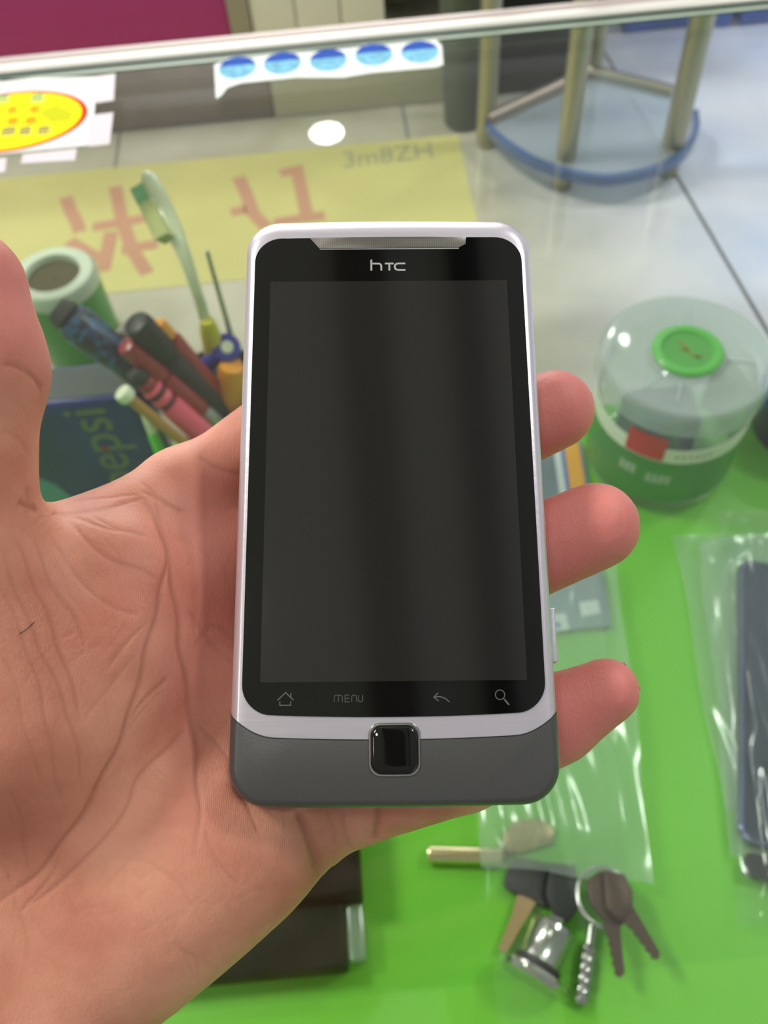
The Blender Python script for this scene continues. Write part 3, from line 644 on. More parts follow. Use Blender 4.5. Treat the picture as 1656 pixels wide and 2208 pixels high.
# keys
m_keyblk = mat('key_black', (34, 36, 34), 0.55)
m_keybrown = mat('key_bronze', (76, 60, 50), 0.45, .5)
m_keytan = mat('key_tan', (176, 150, 112), 0.35, .6)
m_keysil = mat('key_silver', (190, 190, 186), 0.22, 1.0)
def kpoly(pts, z=.004): return [at(x, y, z)[:2] for x, y in pts]
def key(label, bow, blade, mb_, ml_, z, hole=None):
    c = at(*bow[0], z); t = thing('key', label, 'key', c, 'keys on the ring')
    B = obj('bow', MB().prism(kpoly(bow, z), z, z + .0036, .0012), mb_, t)
    (x0, y0), (x1, y1), w0, w1 = blade
    p0, p1 = at(x0, y0, z)[:2], at(x1, y1, z)[:2]; d = p1 - p0; Lk = np.linalg.norm(d); d = d / Lk; n = np.array([-d[1], d[0]])
    Lf, Rt = [], []
    for i in range(13):
        s = i / 12; w = w0 + (w1 - w0) * s; p = p0 + d * Lk * s
        Lf.append(p + n * w); Rt.append(p - n * (w - (.0011 if (i % 2 and i > 3) else 0)))
    Lf.append(p0 + d * (Lk + w1 * .8)); mb = MB(); P = Lf + Rt[::-1]
    mb.rings([[(q[0], q[1], z + .0008) for q in P], [(q[0], q[1], z + .0028) for q in P]]); obj('blade', mb, ml_, t, smooth=False)
    if hole: 
        h = at(*hole, z + .0037); obj('bow_hole', MB().lathe([(.0001, .0001), (.0016, .0001), (.0018, .0)], (h[0], h[1], z + .0037), 16), m_keyblk, B)
    return t
key('black headed key with a tan blade at the left of the ring', [(1085, 1908), (1092, 1880), (1112, 1850), (1182, 1862), (1190, 1920), (1178, 1962), (1140, 1940), (1090, 1920)], ((1140, 1930), (1084, 2046), .0052, .0026), m_keyblk, m_keytan, .0035)
key('black headed key in the middle, its blade under the chrome lock', [(1186, 1862), (1240, 1868), (1246, 1960), (1226, 1990), (1190, 1975), (1174, 1930)], ((1205, 1960), (1190, 2010), .004, .003), m_keyblk, m_keysil, .008)
key('bronze key pointing down beside the silver key', [(1262, 1900), (1290, 1880), (1335, 1886), (1350, 1930), (1335, 1985), (1300, 1990), (1270, 1950)], ((1315, 1975), (1334, 2100), .0042, .0026), m_keybrown, m_keybrown, .0145, (1300, 1902))
key('dark bronze key splayed to the right of all keys', [(1300, 1878), (1345, 1888), (1362, 1925), (1362, 1965), (1335, 1990), (1305, 1960)], ((1345, 1960), (1412, 2062), .0042, .0026), m_keybrown, m_keybrown, .0185)
key('tan headed key under the clear bag above the black keys', [(1085, 1800), (1110, 1772), (1170, 1768), (1195, 1790), (1190, 1820), (1120, 1842), (1085, 1836)], ((1095, 1835), (1066, 1862), .0035, .003), m_keytan, m_keybrown, .0005)
rc = at(1302, 1934, .0128); rp = [(rc[0] + .0138 * math.cos(a), rc[1] + .0150 * math.sin(a)) for a in np.linspace(0, 2 * math.pi, 48, endpoint=False)]
tag(obj('key_ring', MB().tube([(x, y, rc[2] + .0006 * math.sin(i * .26)) for i, (x, y) in enumerate(rp)] + [(*rp[0], rc[2])], .0014, 12), m_keysil), 'shiny split ring joining the bunch of keys', 'key ring')
ka, kb_ = at(1278, 1985, .005), at(1252, 2165, .005)
sk = thing('key', 'long silver notched key hanging down from the ring', 'key', ka, 'keys on the ring')
obj('shank', MB().tube([ka, ka + (kb_ - ka) * .3], .0026, 16), m_keysil, sk)
mb = MB(); rr_ = []; pp_ = []
for i in range(23): s = .3 + .7 * i / 22; pp_.append(ka + (kb_ - ka) * s); rr_.append([.0042, .0036, .0046, .003][i % 4] if i not in (0, 22) else .0026)
obj('bit', mb.tube(pp_, rr_, 14, flat=.55), m_keysil, sk)
la, lb_ = at(1196, 1992, .0135), at(1142, 2118, .0135); ld = (lb_ - la); ln = np.linalg.norm(ld); ld /= ln
lk = thing('cam_lock', 'chrome cylinder lock with a round flange lying below the keys', 'lock', (la[0], la[1], .0005))
obj('barrel', MB().lathe([(.001, 0), (.0085, 0), (.0110, .0012), (.0114, .004), (.0108, .0048), (.0108, ln * .62), (.0116, ln * .66), (.0116, ln * .8)], la, 48, axis=ld), m_keysil, lk)
obj('flange', MB().lathe([(.0116, ln * .80), (.0178, ln * .82), (.0186, ln * .87), (.0180, ln * .93), (.0168, ln * .98), (.001, ln * .98)], la, 48, axis=ld), m_chrome, lk)
obj('groove', MB().lathe([(.0116, ln * .66), (.0124, ln * .68), (.0124, ln * .74), (.0116, ln * .8)], la, 48, axis=ld), m_keyblk, lk)
ra, rb_ = at(922, 1841, .0053), at(1085, 1846, .0053)
rd = thing('metal_rod', 'short pale gold metal rod poking out left of the bag', 'rod', ra)
obj('shaft', MB().tube([ra, ra + (rb_ - ra) * .01, ra + (rb_ - ra) * .03, rb_ - (rb_ - ra) * .02, rb_], [.0035, .0046, .0049, .0049, .0035], 24), mat('rod_gold', (232, 216, 176), .18, 1.0), rd)

# ------------------------------------------------------------------ the phone in the hand
MM = .001
pe = bpy.data.objects.new('smartphone', None); COL.objects.link(pe); pe.matrix_world = PHONE_M; pe['_local'] = 1
tag(pe, 'silver and grey slider phone with a black screen held in the hand', 'phone')
def pm(mb, s=MM): mb.v = [(x * s, y * s, z * s) for x, y, z in mb.v]; return mb
m_silver = mat('phone_silver', (216, 212, 222), 0.30, .62, bump=.10, bscale=900, stretch=(.05, 1, 1))
m_chin = mat('phone_graphite', (84, 84, 84), 0.38, .45, bump=.06, bscale=1800)
m_face = mat('phone_face', (7, 7, 7), 0.06, spec=.45)
m_lcd = mat('phone_screen', (35, 34, 33), 0.09, spec=.5)
m_icon = mat('icon_grey', (92, 94, 92), 0.5)
m_icond = mat('icon_dim', (66, 67, 65), 0.5)
m_logo = mat('logo_silver', (176, 178, 176), 0.35)
m_mesh = bpy.data.materials.new('grille_mesh'); m_mesh.use_nodes = True
nt = m_mesh.node_tree; bb = nt.nodes['Principled BSDF']; bb.inputs['Metallic'].default_value = .9; bb.inputs['Roughness'].default_value = .25
tc = nt.nodes.new('ShaderNodeTexCoord'); br = nt.nodes.new('ShaderNodeTexVoronoi'); br.inputs['Scale'].default_value = 2600; br.inputs['Randomness'].default_value = 0.0
nt.links.new(tc.outputs['Object'], br.inputs['Vector']); cr_ = nt.nodes.new('ShaderNodeValToRGB'); nt.links.new(br.outputs['Distance'], cr_.inputs[0])
cr_.color_ramp.elements[0].position = .25; cr_.color_ramp.elements[0].color = (.01, .01, .01, 1); cr_.color_ramp.elements[1].position = .5; cr_.color_ramp.elements[1].color = (.34, .32, .29, 1)
nt.links.new(cr_.outputs[0], bb.inputs['Base Color'])
def outline(hw, yt, yb, rt, rb, bt=.0, bb_=.0, n=10, m=16):
    P = []
    def arc(cx, cy, r, a0): return [(cx + r * math.cos(math.radians(a0 + 90 * k / n)), cy + r * math.sin(math.radians(a0 + 90 * k / n))) for k in range(n + 1)]
    P += arc(hw - rt, yt - rt, rt, 0)
    P += [(hw - rt - (2 * (hw - rt)) * k / m, yt) for k in range(1, m)]
    P += arc(-hw + rt, yt - rt, rt, 90); P += arc(-hw + rb, yb + rb, rb, 180)
    P += [(-hw + rb + (2 * (hw - rb)) * k / m, yb) for k in range(1, m)]
    P += arc(hw - rb, yb + rb, rb, 270)
    q = []
    for x, y in P:
        s = max(0, 1 - (x / hw) ** 2)
        if y > 0: y += bt * s * min(1, max(0, (y - yt + rt * 1.0) / (rt + .01)))
        else: y -= bb_ * s * min(1, max(0, (yb + rb - y) / (rb + .01)))
        q.append((x, y))
    return q
LAY = [(0.05, 27.9, 51.2, -60.4, 6.0, 5.2), (-.25, 28.5, 52.4, -61.0, 6.4, 5.8), (-1.1, 29.2, 54.0, -61.5, 6.6, 6.4), (-2.6, 29.7, 55.6, -61.8, 6.8, 6.8), (-5, 30.1, 57.0, -61.9, 7, 7), (-8, 30.2, 57.2, -61.9, 7, 7), (-11, 29.8, 56.8, -61.4, 7, 7), (-13.2, 28.4, 55.4, -60.0, 6.4, 6.4), (-14, 26.4, 53.4, -58, 5, 5)]
mb = MB(); mb.rings([[(x, y, z) for x, y in outline(hw - (.25 if 0 else 0), yt - .0, yb + .35, rt, rb, .5, .35)] for z, hw, yt, yb, rt, rb in LAY])
obj('body', pm(mb), m_silver, pe, angle=50)
def seam(x): a = abs(x); return -50.75 + .45 * (a / 20) ** 2 + 3.6 * (max(0, (a - 21.5)) / 8) ** 2
mb = MB(); R = []
for z, hw, yt, yb, rt, rb in LAY:
    z_ = z + .12; hw_ = hw + .10; O = [(x, y) for x, y in outline(hw_, yt, yb - .1, rt, rb, .5, .35, 10, 40) if y < seam(x) - .1]
    i0 = min(range(len(O)), key=lambda i: (O[i][0], -O[i][1]))
    low = sorted([p for p in O if p[0] < 0], key=lambda p: -p[1] + p[0] * 1e-3)
    # order: left side downward, along bottom, right side upward
    A1 = sorted([p for p in O], key=lambda p: math.atan2(p[1] + 40, p[0]) if True else 0)
    A1 = sorted(O, key=lambda p: math.atan2(p[1] + 38, p[0]))
    ys = seam(hw_); loop = [(-hw_, ys)] + A1 + [(hw_, ys)]
    # resample to a fixed count
    P = np.array(loop); s = np.r_[0, np.cumsum(np.linalg.norm(np.diff(P, axis=0), axis=1))]; t = np.linspace(0, s[-1], 70)
    lowr = np.stack([np.interp(t, s, P[:, 0]), np.interp(t, s, P[:, 1])], 1)
    xs = np.linspace(hw_, -hw_, 42)[1:-1]
    R.append([(x, y, z_) for x, y in lowr] + [(x, seam(x), z_) for x in xs])
mb.rings(R); obj('bottom_panel', pm(mb), m_chin, pe, angle=50)['label'] = 'matt dark grey chin'
mb = MB(); xs = np.linspace(-30.0, 30.0, 90)
def zf(x): a = abs(x); return np.interp(a, [0, 27.9, 28.5, 29.2, 29.7, 30.1], [.06, .06, -.25, -1.1, -2.6, -5])
mb.tube([(x, seam(x) + .07, zf(x) + .02) for x in xs], .12, 8); obj('seam_gap', pm(mb), m_blk, pe)
fo = outline(27.5, 50.35, -45.9, 5.4, 5.2, .15, .8, 12, 24)
obj('front_glass', pm(MB().prism(fo, .02, .34, .10)), m_face, pe, angle=8)['label'] = 'glossy black front glass'
sw, sh = 24.2, 40.35
obj('display', pm(MB().prism([(sw, sh), (-sw, sh), (-sw, -sh), (sw, -sh)], .30, .38)), m_lcd, pe, smooth=False)['label'] = 'switched off dark grey display'
gp = [(-16.3, 50.35), (-14.3, 47.9), (14.6, 47.9), (16.0, 48.7), (16.2, 50.3), (8, 50.45), (0, 50.5), (-8, 50.45)]
obj('earpiece_grille', pm(MB().prism(gp, .28, .52, .12)), m_mesh, pe)['label'] = 'silver dotted earpiece grille'
obj('grille_lip', pm(MB().ribbon([(-14.2, 47.72), (14.6, 47.72)], .14, .3, .46)), m_logo, pe)
def strokes(name, S, w, m, parent=pe, z=.34):
    mb = MB()
    for s in S: mb.ribbon(s, w, z, z + .06)
    return obj(name, pm(mb), m, parent, smooth=False)
def arcp(cx, cy, rx, ry, a0, a1, n=10): return [(cx + rx * math.cos(math.radians(a0 + (a1 - a0) * i / n)), cy + ry * math.sin(math.radians(a0 + (a1 - a0) * i / n))) for i in range(n + 1)]
strokes('logo', [[(-3.55, 45.25), (-3.55, 42.75)], [(-3.55, 44.35), (-2.3, 44.35)] + arcp(-2.1, 43.75, .6, .6, 90, 0)[1:] + [(-1.5, 42.75)],
                 [(-.75, 44.35), (1.05, 44.35)], [(.15, 44.35), (.15, 42.75)],
                 [(3.45, 44.35), (2.1, 44.35)] + arcp(2.0, 43.6, .75, .75, 90, 270)[1:] + [(3.45, 42.85)]], .36, m_logo)
strokes('home_icon', [[(-21.0, -43.55), (-19.55, -42.2), (-18.1, -43.55)], [(-20.55, -43.75), (-20.55, -44.45), (-18.6, -44.45), (-18.6, -43.75)], [(-18.6, -42.3), (-18.6, -43.0)]], .17, m_icon)
x0, y0, h = -10.75, -43.95, 1.2
def arch(x, w): return [(x, y0)] + [(x, y0 + h - .35)] + arcp(x + .35, y0 + h - .35, .35, .35, 180, 90, 4)[1:] + [(x + w - .35, y0 + h)] + arcp(x + w - .35, y0 + h - .35, .35, .35, 90, 0, 4)[1:] + [(x + w, y0)]
strokes('menu_lettering', [arch(x0, 1.45), [(x0 + .73, y0 + h), (x0 + .73, y0)],
        [(x0 + 2.75, y0 + h), (x0 + 1.95, y0 + h), (x0 + 1.95, y0), (x0 + 2.75, y0)], [(x0 + 1.95, y0 + .6), (x0 + 2.7, y0 + .6)],
        arch(x0 + 3.15, .85), [(x, 2 * y0 + h - y) for x, y in arch(x0 + 4.35, .75)]], .16, m_icond)
strokes('back_icon', [[(8.0, -42.5), (7.2, -43.25), (8.1, -43.95)], [(7.2, -43.25), (8.3, -43.15), (9.3, -43.5), (10.0, -44.15)]], .18, m_icon)
strokes('search_icon', [arcp(19.2, -42.95, .85, .85, 0, 360, 24), [(19.8, -43.6), (20.2, -44.05)]], .15, m_icon)
strokes('search_handle', [[(20.0, -43.85), (20.75, -44.75)]], .28, m_icon)
# optical trackpad
m_dchrome = mat('dark_chrome', (176, 176, 174), 0.22, 1.0)
pad = lambda i: outline(4.62 - i, -47.75 - i, -56.85 + i, 2.1 - i * .6, 2.1 - i * .6, .12, .12, 8, 6)
mb = MB(); mb.rings([[(x, y, z) for x, y in pad(i)] for i, z in ((-.1, .0), (-.05, .25), (.12, .42), (.35, .42), (.5, .26), (.5, .1))], False, False)
rg = obj('trackpad_ring', pm(mb), m_dchrome, pe)
mb = MB(); mb.rings([[(x, y, z) for x, y in pad(i)] for i, z in ((.52, .1), (.55, .40), (.75, .62), (1.1, .74), (2.2, .78), (3.2, .78))], False, True)
obj('trackpad', pm(mb), m_face, pe, angle=60)['label'] = 'glossy black square trackpad'
obj('side_button', pm(MB().box((29.4, -36.7, -8.6), (31.25, -26.2, -5.6), .35)), m_silver, pe)

# ------------------------------------------------------------------ the hand: one continuous surface
def smin(a, b, k): h = np.clip(.5 + .5 * (b - a) / k, 0, 1); return b + (a - b) * h - k * h * (1 - h)
def cone(P, a, b, ra, rb):
    a, b = np.array(a, float), np.array(b, float); ba = b - a; t = np.clip(((P - a) @ ba) / (ba @ ba), 0, 1)
    return np.linalg.norm(P - a - t[..., None] * ba, axis=-1) - (ra + (rb - ra) * t)
def tri(P, a, b, c, r):
    a, b, c = [np.array(x, float) for x in (a, b, c)]; n = np.cross(b - a, c - a); n /= np.linalg.norm(n)
    e = np.minimum.reduce([cone(P, a, b, 0, 0), cone(P, b, c, 0, 0), cone(P, c, a, 0, 0)])
    pl = np.abs((P - a) @ n); ins = np.ones(P.shape[:-1], bool)
    for p, q in ((a, b), (b, c), (c, a)): ins &= ((P - p) @ np.cross(n, q - p)) > 0
    return np.where(ins, pl, e) - r
def ell3(P, c, ax, r):
    c = np.array(c, float); X = np.array(ax, float); X /= np.linalg.norm(X); Zz = np.array([0, 0, 1.0]); Y = np.cross(Zz, X); Y /= np.linalg.norm(Y); Z2 = np.cross(X, Y)
    q = np.stack([(P - c) @ X / r[0], (P - c) @ Y / r[1], (P - c) @ Z2 / r[2]], -1); k0 = np.linalg.norm(q, axis=-1)
    k1 = np.linalg.norm(q / np.array(r), axis=-1); return k0 * (k0 - 1) / np.maximum(k1, 1e-6)
def H(px, py, z): return ph(px, py, z)
def chain(P, pts, rad, k=1.5):
    d = None
    for i in range(len(pts) - 1):
        c = cone(P, pts[i], pts[i + 1], rad[i], rad[i + 1]); d = c if d is None else smin(d, c, k)
    return d
FINGERS = {
 'index': ([H(398, 1084, -24), (-13, 27.5, -25.5), (7, 33, -25), (18, 35, -24)], [9.6, 9.4, 9.0, 8.0]),
 'middle': ([H(470, 1235, -25.5), H(760, 1085, -25.5), H(1020, 960, -25), H(1196, 884, -20.5)], [10.8, 10.2, 9.8, 8.9]),
 'ring': ([H(520, 1490, -26), H(800, 1345, -26), H(1090, 1215, -25), H(1284, 1134, -20.0)], [10.8, 10.2, 10.0, 9.4]),
 'pinky': ([H(600, 1765, -27), H(770, 1715, -27), H(1000, 1650, -26), H(1195, 1550, -24), H(1308, 1490, -20)], [11.0, 9.9, 9.4, 9.2, 6.8]),
}
def hand_sdf(P):
    W_ = np.array(H(-440, 2490, -16))
    d = cone(P, W_, FINGERS['index'][0][0], 22, 10.2)
    for k, r0, r1 in (('middle', 21, 12.0), ('ring', 20, 12.0), ('pinky', 19, 12.0)): d = smin(d, cone(P, W_ + np.array([6, -6, 0]) * (k == 'pinky'), FINGERS[k][0][0] , r0, r1), 7)
    d = smin(d, cone(P, FINGERS['index'][0][0], FINGERS['pinky'][0][0], 11.0, 11.2), 7)
    # thenar and hypothenar mounds
    d = smin(d, ell3(P, H(60, 1500, -10), (.55, .85, .1), (40, 25, 17)), 9)
    d = smin(d, ell3(P, H(340, 1885, -21), (.85, .52, .0), (38, 19.5, 16)), 8)
    d = smin(d, cone(P, H(290, 2000, -22), H(510, 1850, -23), 14, 12.5), 6)
    # web between thumb and index
    d = smin(d, tri(P, H(40, 1205, -8), H(330, 1110, -18), H(180, 1330, -14), 7.0), 6)
    d = smin(d, cone(P, H(50, 1200, -8), H(300, 1122, -17), 6.2, 8.5), 5)
    # thumb
    th = chain(P, [H(10, 1560, -4), H(-85, 1190, 6), H(-92, 1000, 12), H(-85, 790, 18), H(-85, 625, 22)], [19, 14.6, 12.6, 14.3, 11.5], 4)
    d = smin(d, th, 7)
    f = None
    for k, (pts, rad) in FINGERS.items():
        c = chain(P, pts, rad, 2.0 if k != 'pinky' else 1.2)
        f = c if f is None else smin(f, c, 1.0)
    d = smin(d, f, 4.0)
    # forearm
    d = smin(d, cone(P, W_, W_ + np.array([-70, -70, -14]), 24, 30), 12)
    # skin lies flat against the phone's back and sides
    q = np.abs(P - np.array([0, -2.3, -6.9])) - np.array([30.35, 59.6, 7.3]) + 5
    ph_d = np.linalg.norm(np.maximum(q, 0), axis=-1) + np.minimum(q.max(-1), 0) - 5
    return np.maximum(d, -(ph_d - .0))
def surface_nets(fn, lo, hi, h):
    n = [int((hi[i] - lo[i]) / h) + 1 for i in range(3)]; ax = [lo[i] + h * np.arange(n[i]) for i in range(3)]
    V = np.empty(n, np.float32)
    for i in range(0, n[0], 24):
        g_ = np.stack(np.meshgrid(ax[0][i:i + 24], ax[1], ax[2], indexing='ij'), -1); V[i:i + 24] = fn(g_)
    S = V < 0; cs = [(i, j, k) for i in (0, 1) for j in (0, 1) for k in (0, 1)]
    sl = lambda A_, c: A_[c[0]:n[0] - 1 + c[0], c[1]:n[1] - 1 + c[1], c[2]:n[2] - 1 + c[2]]
    cnt = sum(sl(S, c).astype(np.int8) for c in cs); act = (cnt > 0) & (cnt < 8); I = np.argwhere(act)
    acc = np.zeros((len(I), 3)); num = np.zeros(len(I))
    vals = {c: V[I[:, 0] + c[0], I[:, 1] + c[1], I[:, 2] + c[2]].astype(float) for c in cs}
    for c in cs:
        for a_ in range(3):
            if c[a_] == 0:
                e = list(c); e[a_] = 1; e = tuple(e); v0, v1 = vals[c], vals[e]; cr0 = (v0 < 0) != (v1 < 0)
                t = np.where(cr0, v0 / np.where(cr0, v0 - v1, 1), 0); p = np.tile(np.array(c, float), (len(I), 1)); p[:, a_] += t
                acc[cr0] += p[cr0]; num[cr0] += 1
    verts = np.array(lo) + h * (I + acc / num[:, None]); idx = -np.ones(act.shape, int); idx[act] = np.arange(len(I)); F = []
    for a_ in range(3):
        b1, b2 = (a_ + 1) % 3, (a_ + 2) % 3
        s0 = [slice(None)] * 3; s1 = [slice(None)] * 3; s0[a_] = slice(0, -1); s1[a_] = slice(1, None)
        E = np.argwhere(S[tuple(s0)] != S[tuple(s1)]); 
        ok = (E[:, b1] > 0) & (E[:, b2] > 0) & (E[:, b1] < n[b1] - 1) & (E[:, b2] < n[b2] - 1); E = E[ok]
        def cell(d1, d2):
            q = E.copy(); q[:, b1] -= d1; q[:, b2] -= d2; return idx[q[:, 0], q[:, 1], q[:, 2]]
        quad_ = np.stack([cell(1, 1), cell(0, 1), cell(0, 0), cell(1, 0)], 1); fl = ~S[tuple(s0)][E[:, 0], E[:, 1], E[:, 2]]
        quad_[fl] = quad_[fl][:, ::-1]; F.append(quad_)
    return verts, np.concatenate(F)
hv, hf = surface_nets(hand_sdf, (-176, -176, -56), (56, 66, 42), 1.5)
me = bpy.data.meshes.new('hand'); me.from_pydata((hv * MM).tolist(), [], hf.tolist())
hand = bpy.data.objects.new('hand', me); COL.objects.link(hand); hand.matrix_world = PHONE_M
md = hand.modifiers.new('s', 'SMOOTH'); md.factor = .5; md.iterations = 3
md = hand.modifiers.new('d', 'SUBSURF'); md.levels = md.render_levels = 2
bpy.context.view_layer.update()
me2 = bpy.data.meshes.new_from_object(hand.evaluated_get(bpy.context.evaluated_depsgraph_get()))
hand.modifiers.clear(); hand.data = me2; me2.name = 'hand'; bpy.data.meshes.remove(me)
nv = len(me2.vertices); co = np.empty(nv * 3); me2.vertices.foreach_get('co', co); co = co.reshape(-1, 3) / MM
nrm = np.empty(nv * 3); me2.vertex_normals.foreach_get('vector', nrm); nrm = nrm.reshape(-1, 3)
pp = ph_proj(co); front = (nrm @ (PR.T @ (-PT / np.linalg.norm(PT)))) > .05
# palm lines, traced on the skin: (points, width px, depth mm)
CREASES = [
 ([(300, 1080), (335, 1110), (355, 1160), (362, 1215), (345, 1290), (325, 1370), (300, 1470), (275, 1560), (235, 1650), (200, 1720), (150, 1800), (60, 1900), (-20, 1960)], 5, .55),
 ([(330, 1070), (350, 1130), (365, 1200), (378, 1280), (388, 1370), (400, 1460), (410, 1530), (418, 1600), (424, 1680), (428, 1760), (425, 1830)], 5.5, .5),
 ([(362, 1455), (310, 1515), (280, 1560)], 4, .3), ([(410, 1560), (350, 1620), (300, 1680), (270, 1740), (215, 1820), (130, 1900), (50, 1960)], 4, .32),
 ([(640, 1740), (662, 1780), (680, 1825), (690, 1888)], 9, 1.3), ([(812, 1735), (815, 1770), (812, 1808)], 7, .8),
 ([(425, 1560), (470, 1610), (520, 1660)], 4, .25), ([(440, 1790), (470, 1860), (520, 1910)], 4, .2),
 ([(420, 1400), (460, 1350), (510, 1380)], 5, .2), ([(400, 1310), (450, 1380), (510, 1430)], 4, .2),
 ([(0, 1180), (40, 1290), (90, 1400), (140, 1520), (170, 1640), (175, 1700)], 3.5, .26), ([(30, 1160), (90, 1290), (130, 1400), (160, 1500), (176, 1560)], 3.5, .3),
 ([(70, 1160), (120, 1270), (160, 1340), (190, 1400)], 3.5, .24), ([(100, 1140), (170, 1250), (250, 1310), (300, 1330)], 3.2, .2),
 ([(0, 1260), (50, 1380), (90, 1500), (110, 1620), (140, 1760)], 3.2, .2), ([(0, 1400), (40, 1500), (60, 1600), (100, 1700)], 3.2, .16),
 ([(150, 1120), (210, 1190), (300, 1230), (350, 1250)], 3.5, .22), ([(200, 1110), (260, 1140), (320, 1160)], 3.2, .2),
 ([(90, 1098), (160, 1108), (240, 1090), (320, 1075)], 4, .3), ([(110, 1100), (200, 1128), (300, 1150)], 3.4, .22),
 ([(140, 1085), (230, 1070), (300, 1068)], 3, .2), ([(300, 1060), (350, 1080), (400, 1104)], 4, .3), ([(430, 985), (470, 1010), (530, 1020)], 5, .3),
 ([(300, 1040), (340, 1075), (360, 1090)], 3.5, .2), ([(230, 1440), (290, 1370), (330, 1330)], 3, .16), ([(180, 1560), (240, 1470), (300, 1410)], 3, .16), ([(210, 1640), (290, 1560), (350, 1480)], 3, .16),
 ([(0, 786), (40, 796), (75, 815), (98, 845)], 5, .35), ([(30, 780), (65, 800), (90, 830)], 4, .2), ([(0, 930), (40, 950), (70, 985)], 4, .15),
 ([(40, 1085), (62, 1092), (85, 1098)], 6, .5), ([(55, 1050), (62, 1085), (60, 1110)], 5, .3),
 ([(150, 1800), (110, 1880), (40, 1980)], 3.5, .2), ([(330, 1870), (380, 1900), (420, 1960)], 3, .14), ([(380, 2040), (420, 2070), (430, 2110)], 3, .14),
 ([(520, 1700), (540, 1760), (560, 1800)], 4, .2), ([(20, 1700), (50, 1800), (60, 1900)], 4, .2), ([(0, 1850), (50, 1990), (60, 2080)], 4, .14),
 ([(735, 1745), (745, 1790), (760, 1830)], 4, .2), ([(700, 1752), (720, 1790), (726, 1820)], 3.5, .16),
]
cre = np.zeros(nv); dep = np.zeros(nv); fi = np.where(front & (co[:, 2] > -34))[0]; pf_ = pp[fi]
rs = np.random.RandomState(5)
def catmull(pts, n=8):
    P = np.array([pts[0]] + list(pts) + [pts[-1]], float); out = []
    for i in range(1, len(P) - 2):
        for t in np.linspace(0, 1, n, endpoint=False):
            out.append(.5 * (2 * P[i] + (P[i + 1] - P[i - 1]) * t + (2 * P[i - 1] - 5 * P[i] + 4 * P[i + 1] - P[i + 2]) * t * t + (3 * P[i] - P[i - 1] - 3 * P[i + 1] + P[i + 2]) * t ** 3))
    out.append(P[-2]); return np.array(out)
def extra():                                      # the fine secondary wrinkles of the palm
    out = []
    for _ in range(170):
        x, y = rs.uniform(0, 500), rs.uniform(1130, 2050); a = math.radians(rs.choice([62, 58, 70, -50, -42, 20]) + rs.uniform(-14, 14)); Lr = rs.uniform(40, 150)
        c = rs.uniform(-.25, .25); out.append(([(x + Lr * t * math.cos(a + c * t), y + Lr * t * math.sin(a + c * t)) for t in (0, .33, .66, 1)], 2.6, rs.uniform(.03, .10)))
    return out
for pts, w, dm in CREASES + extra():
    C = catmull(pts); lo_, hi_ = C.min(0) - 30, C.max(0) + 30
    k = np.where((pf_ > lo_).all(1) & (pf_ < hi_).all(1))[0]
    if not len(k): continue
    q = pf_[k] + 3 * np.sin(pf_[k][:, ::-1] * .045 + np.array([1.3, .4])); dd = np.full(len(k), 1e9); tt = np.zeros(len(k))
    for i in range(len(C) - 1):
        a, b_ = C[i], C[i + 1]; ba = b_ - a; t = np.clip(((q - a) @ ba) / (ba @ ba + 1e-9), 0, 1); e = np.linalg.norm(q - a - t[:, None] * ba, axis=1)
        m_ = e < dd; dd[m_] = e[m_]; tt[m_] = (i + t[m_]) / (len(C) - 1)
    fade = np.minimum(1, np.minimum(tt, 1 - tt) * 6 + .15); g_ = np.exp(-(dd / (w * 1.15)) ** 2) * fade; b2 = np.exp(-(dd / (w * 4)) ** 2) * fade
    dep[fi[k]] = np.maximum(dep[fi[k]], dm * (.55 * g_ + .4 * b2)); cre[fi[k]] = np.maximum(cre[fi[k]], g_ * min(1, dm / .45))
co2 = co - nrm * dep[:, None]
me2.vertices.foreach_set('co', (co2 * MM).ravel()); me2.update()
for p in me2.polygons: pass
me2.polygons.foreach_set('use_smooth', np.ones(len(me2.polygons), bool))
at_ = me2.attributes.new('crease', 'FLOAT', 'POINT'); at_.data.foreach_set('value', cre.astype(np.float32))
pink = np.clip((co[:, 0] - 26) / 8, 0, 1) * .9
pink = np.maximum(pink, .5 * np.exp(-(((co[:, 0] + 34) / 12) ** 2 + ((co[:, 1] + 18) / 30) ** 2)))
pink = np.maximum(pink, .7 * np.clip((co[:, 1] - 8) / 14, 0, 1) * (co[:, 0] < -55))
at_ = me2.attributes.new('pink', 'FLOAT', 'POINT'); at_.data.foreach_set('value', pink.astype(np.float32))

m_skin = bpy.data.materials.new('skin'); m_skin.use_nodes = True
nt = m_skin.node_tree; b = nt.nodes['Principled BSDF']; N = nt.nodes.new; L = nt.links.new
tc = N('ShaderNodeTexCoord')
n1 = N('ShaderNodeTexNoise'); n1.inputs['Scale'].default_value = 55; n1.inputs['Detail'].default_value = 5; L(tc.outputs['Object'], n1.inputs['Vector'])
r1 = N('ShaderNodeValToRGB'); L(n1.outputs['Fac'], r1.inputs[0])
r1.color_ramp.elements[0].position = .34; r1.color_ramp.elements[0].color = (*lin((190, 120, 97)), 1)
r1.color_ramp.elements[1].position = .66; r1.color_ramp.elements[1].color = (*lin((216, 153, 127)), 1)
ap = N('ShaderNodeAttribute'); ap.attribute_name = 'pink'
mx1 = N('ShaderNodeMix'); mx1.data_type = 'RGBA'; L(ap.outputs['Fac'], mx1.inputs[0]); L(r1.outputs[0], mx1.inputs[6]); mx1.inputs[7].default_value = (*lin((216, 128, 122)), 1)
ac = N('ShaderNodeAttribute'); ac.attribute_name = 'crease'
mm_ = N('ShaderNodeMath'); mm_.operation = 'MULTIPLY'; mm_.inputs[1].default_value = .42; L(ac.outputs['Fac'], mm_.inputs[0])
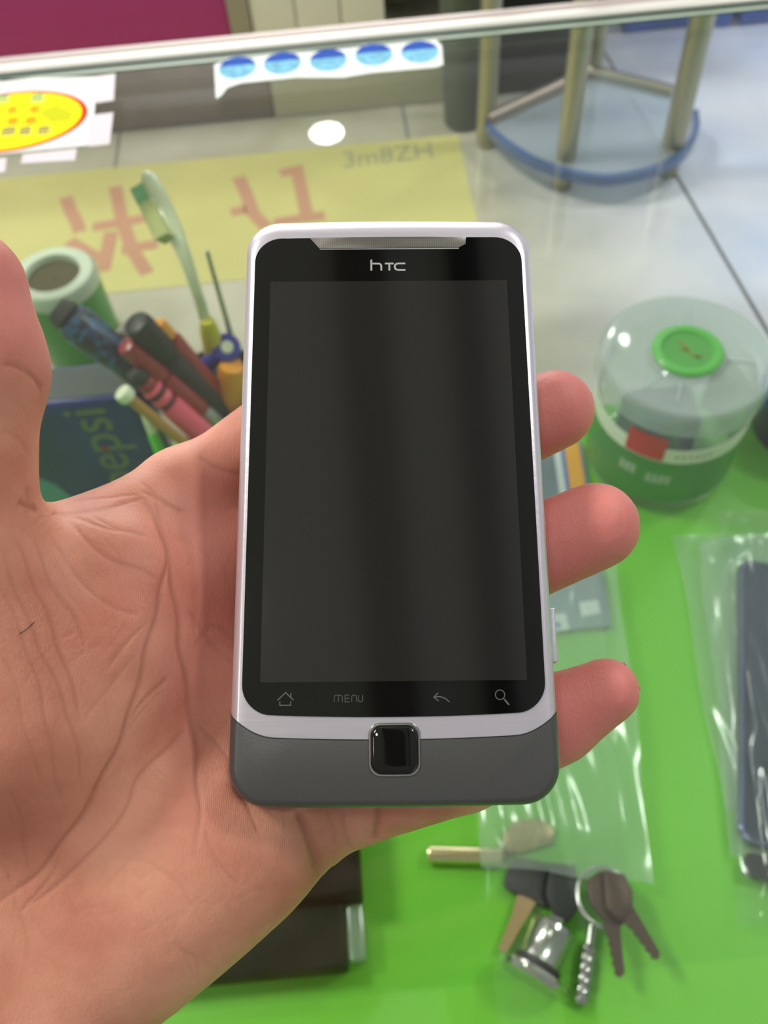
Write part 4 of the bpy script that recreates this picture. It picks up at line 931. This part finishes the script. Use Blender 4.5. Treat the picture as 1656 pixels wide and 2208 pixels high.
mx2 = N('ShaderNodeMix'); mx2.data_type = 'RGBA'; L(mm_.outputs[0], mx2.inputs[0]); L(mx1.outputs[2], mx2.inputs[6]); mx2.inputs[7].default_value = (*lin((142, 84, 62)), 1)
L(mx2.outputs[2], b.inputs['Base Color'])
b.inputs['Roughness'].default_value = .48; b.inputs['Specular IOR Level'].default_value = .38
b.inputs['Subsurface Weight'].default_value = .18; b.inputs['Subsurface Radius'].default_value = (1, .35, .2); b.inputs['Subsurface Scale'].default_value = .0022
v1 = N('ShaderNodeTexVoronoi'); v1.inputs['Scale'].default_value = 1500; L(tc.outputs['Object'], v1.inputs['Vector'])
wv = N('ShaderNodeTexWave'); wv.inputs['Scale'].default_value = 900; wv.inputs['Distortion'].default_value = 7; wv.inputs['Detail'].default_value = 1; wv.inputs['Detail Scale'].default_value = .25
L(tc.outputs['Object'], wv.inputs['Vector'])
ad = N('ShaderNodeMath'); ad.operation = 'MULTIPLY_ADD'; ad.inputs[1].default_value = .28; L(wv.outputs['Fac'], ad.inputs[0]); L(v1.outputs['Distance'], ad.inputs[2])
bp = N('ShaderNodeBump'); bp.inputs['Strength'].default_value = .22; bp.inputs['Distance'].default_value = .00025; L(ad.outputs[0], bp.inputs['Height']); L(bp.outputs[0], b.inputs['Normal'])
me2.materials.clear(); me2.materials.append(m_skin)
hand['_local'] = 1
tag(hand, 'open left hand, palm up, holding the silver phone on its fingers', 'person')
m_hair = mat('loose_hair', (60, 40, 34), .5)
# one loose dark hair on the thumb mound
def on_skin(px, py):
    d2 = ((pp - np.array([px, py])) ** 2).sum(1) + np.where(front & (co[:, 2] > -26), 0, 1e9); i = int(d2.argmin()); return co2[i] + nrm[i] * .06
obj('loose_hair', pm(MB().tube([on_skin(42, 1368), on_skin(58, 1356), on_skin(75, 1343)], .07, 6)), m_hair, hand)
m_nail = mat('fingernail', (226, 178, 168), .25, coat=.3)
a, b_ = np.array(FINGERS['pinky'][0][-2]), np.array(FINGERS['pinky'][0][-1]); ax_ = (b_ - a) / np.linalg.norm(b_ - a)
for nm_, pts_, r_ in (('pinky', FINGERS['pinky'][0], 6.8), ('ring', FINGERS['ring'][0], 9.4), ('middle', FINGERS['middle'][0], 8.9)):
    a, b_ = np.array(pts_[-2]), np.array(pts_[-1]); ax_ = (b_ - a) / np.linalg.norm(b_ - a); dn = np.array([0, 0, -1.0]); dn -= ax_ * (dn @ ax_); dn /= np.linalg.norm(dn); sd = np.cross(ax_, dn); R = []
    for s in np.linspace(-.55, .92, 8):
        c = b_ + ax_ * r_ * s * .95; rr0 = r_ * (1.0 if s < .2 else math.sqrt(max(.02, 1 - (s - .05) ** 2 * .95)))
        R.append([c + (dn * math.cos(t) + sd * math.sin(t)) * (rr0 + q) for q, ts in ((.12, np.linspace(-.85, .85, 9)), (.45, np.linspace(.85, -.85, 9))) for t in ts])
    obj('fingernail', pm(MB().rings(R)), m_nail, hand)
for o in bpy.data.objects:
    if '_local' in o: del o['_local']
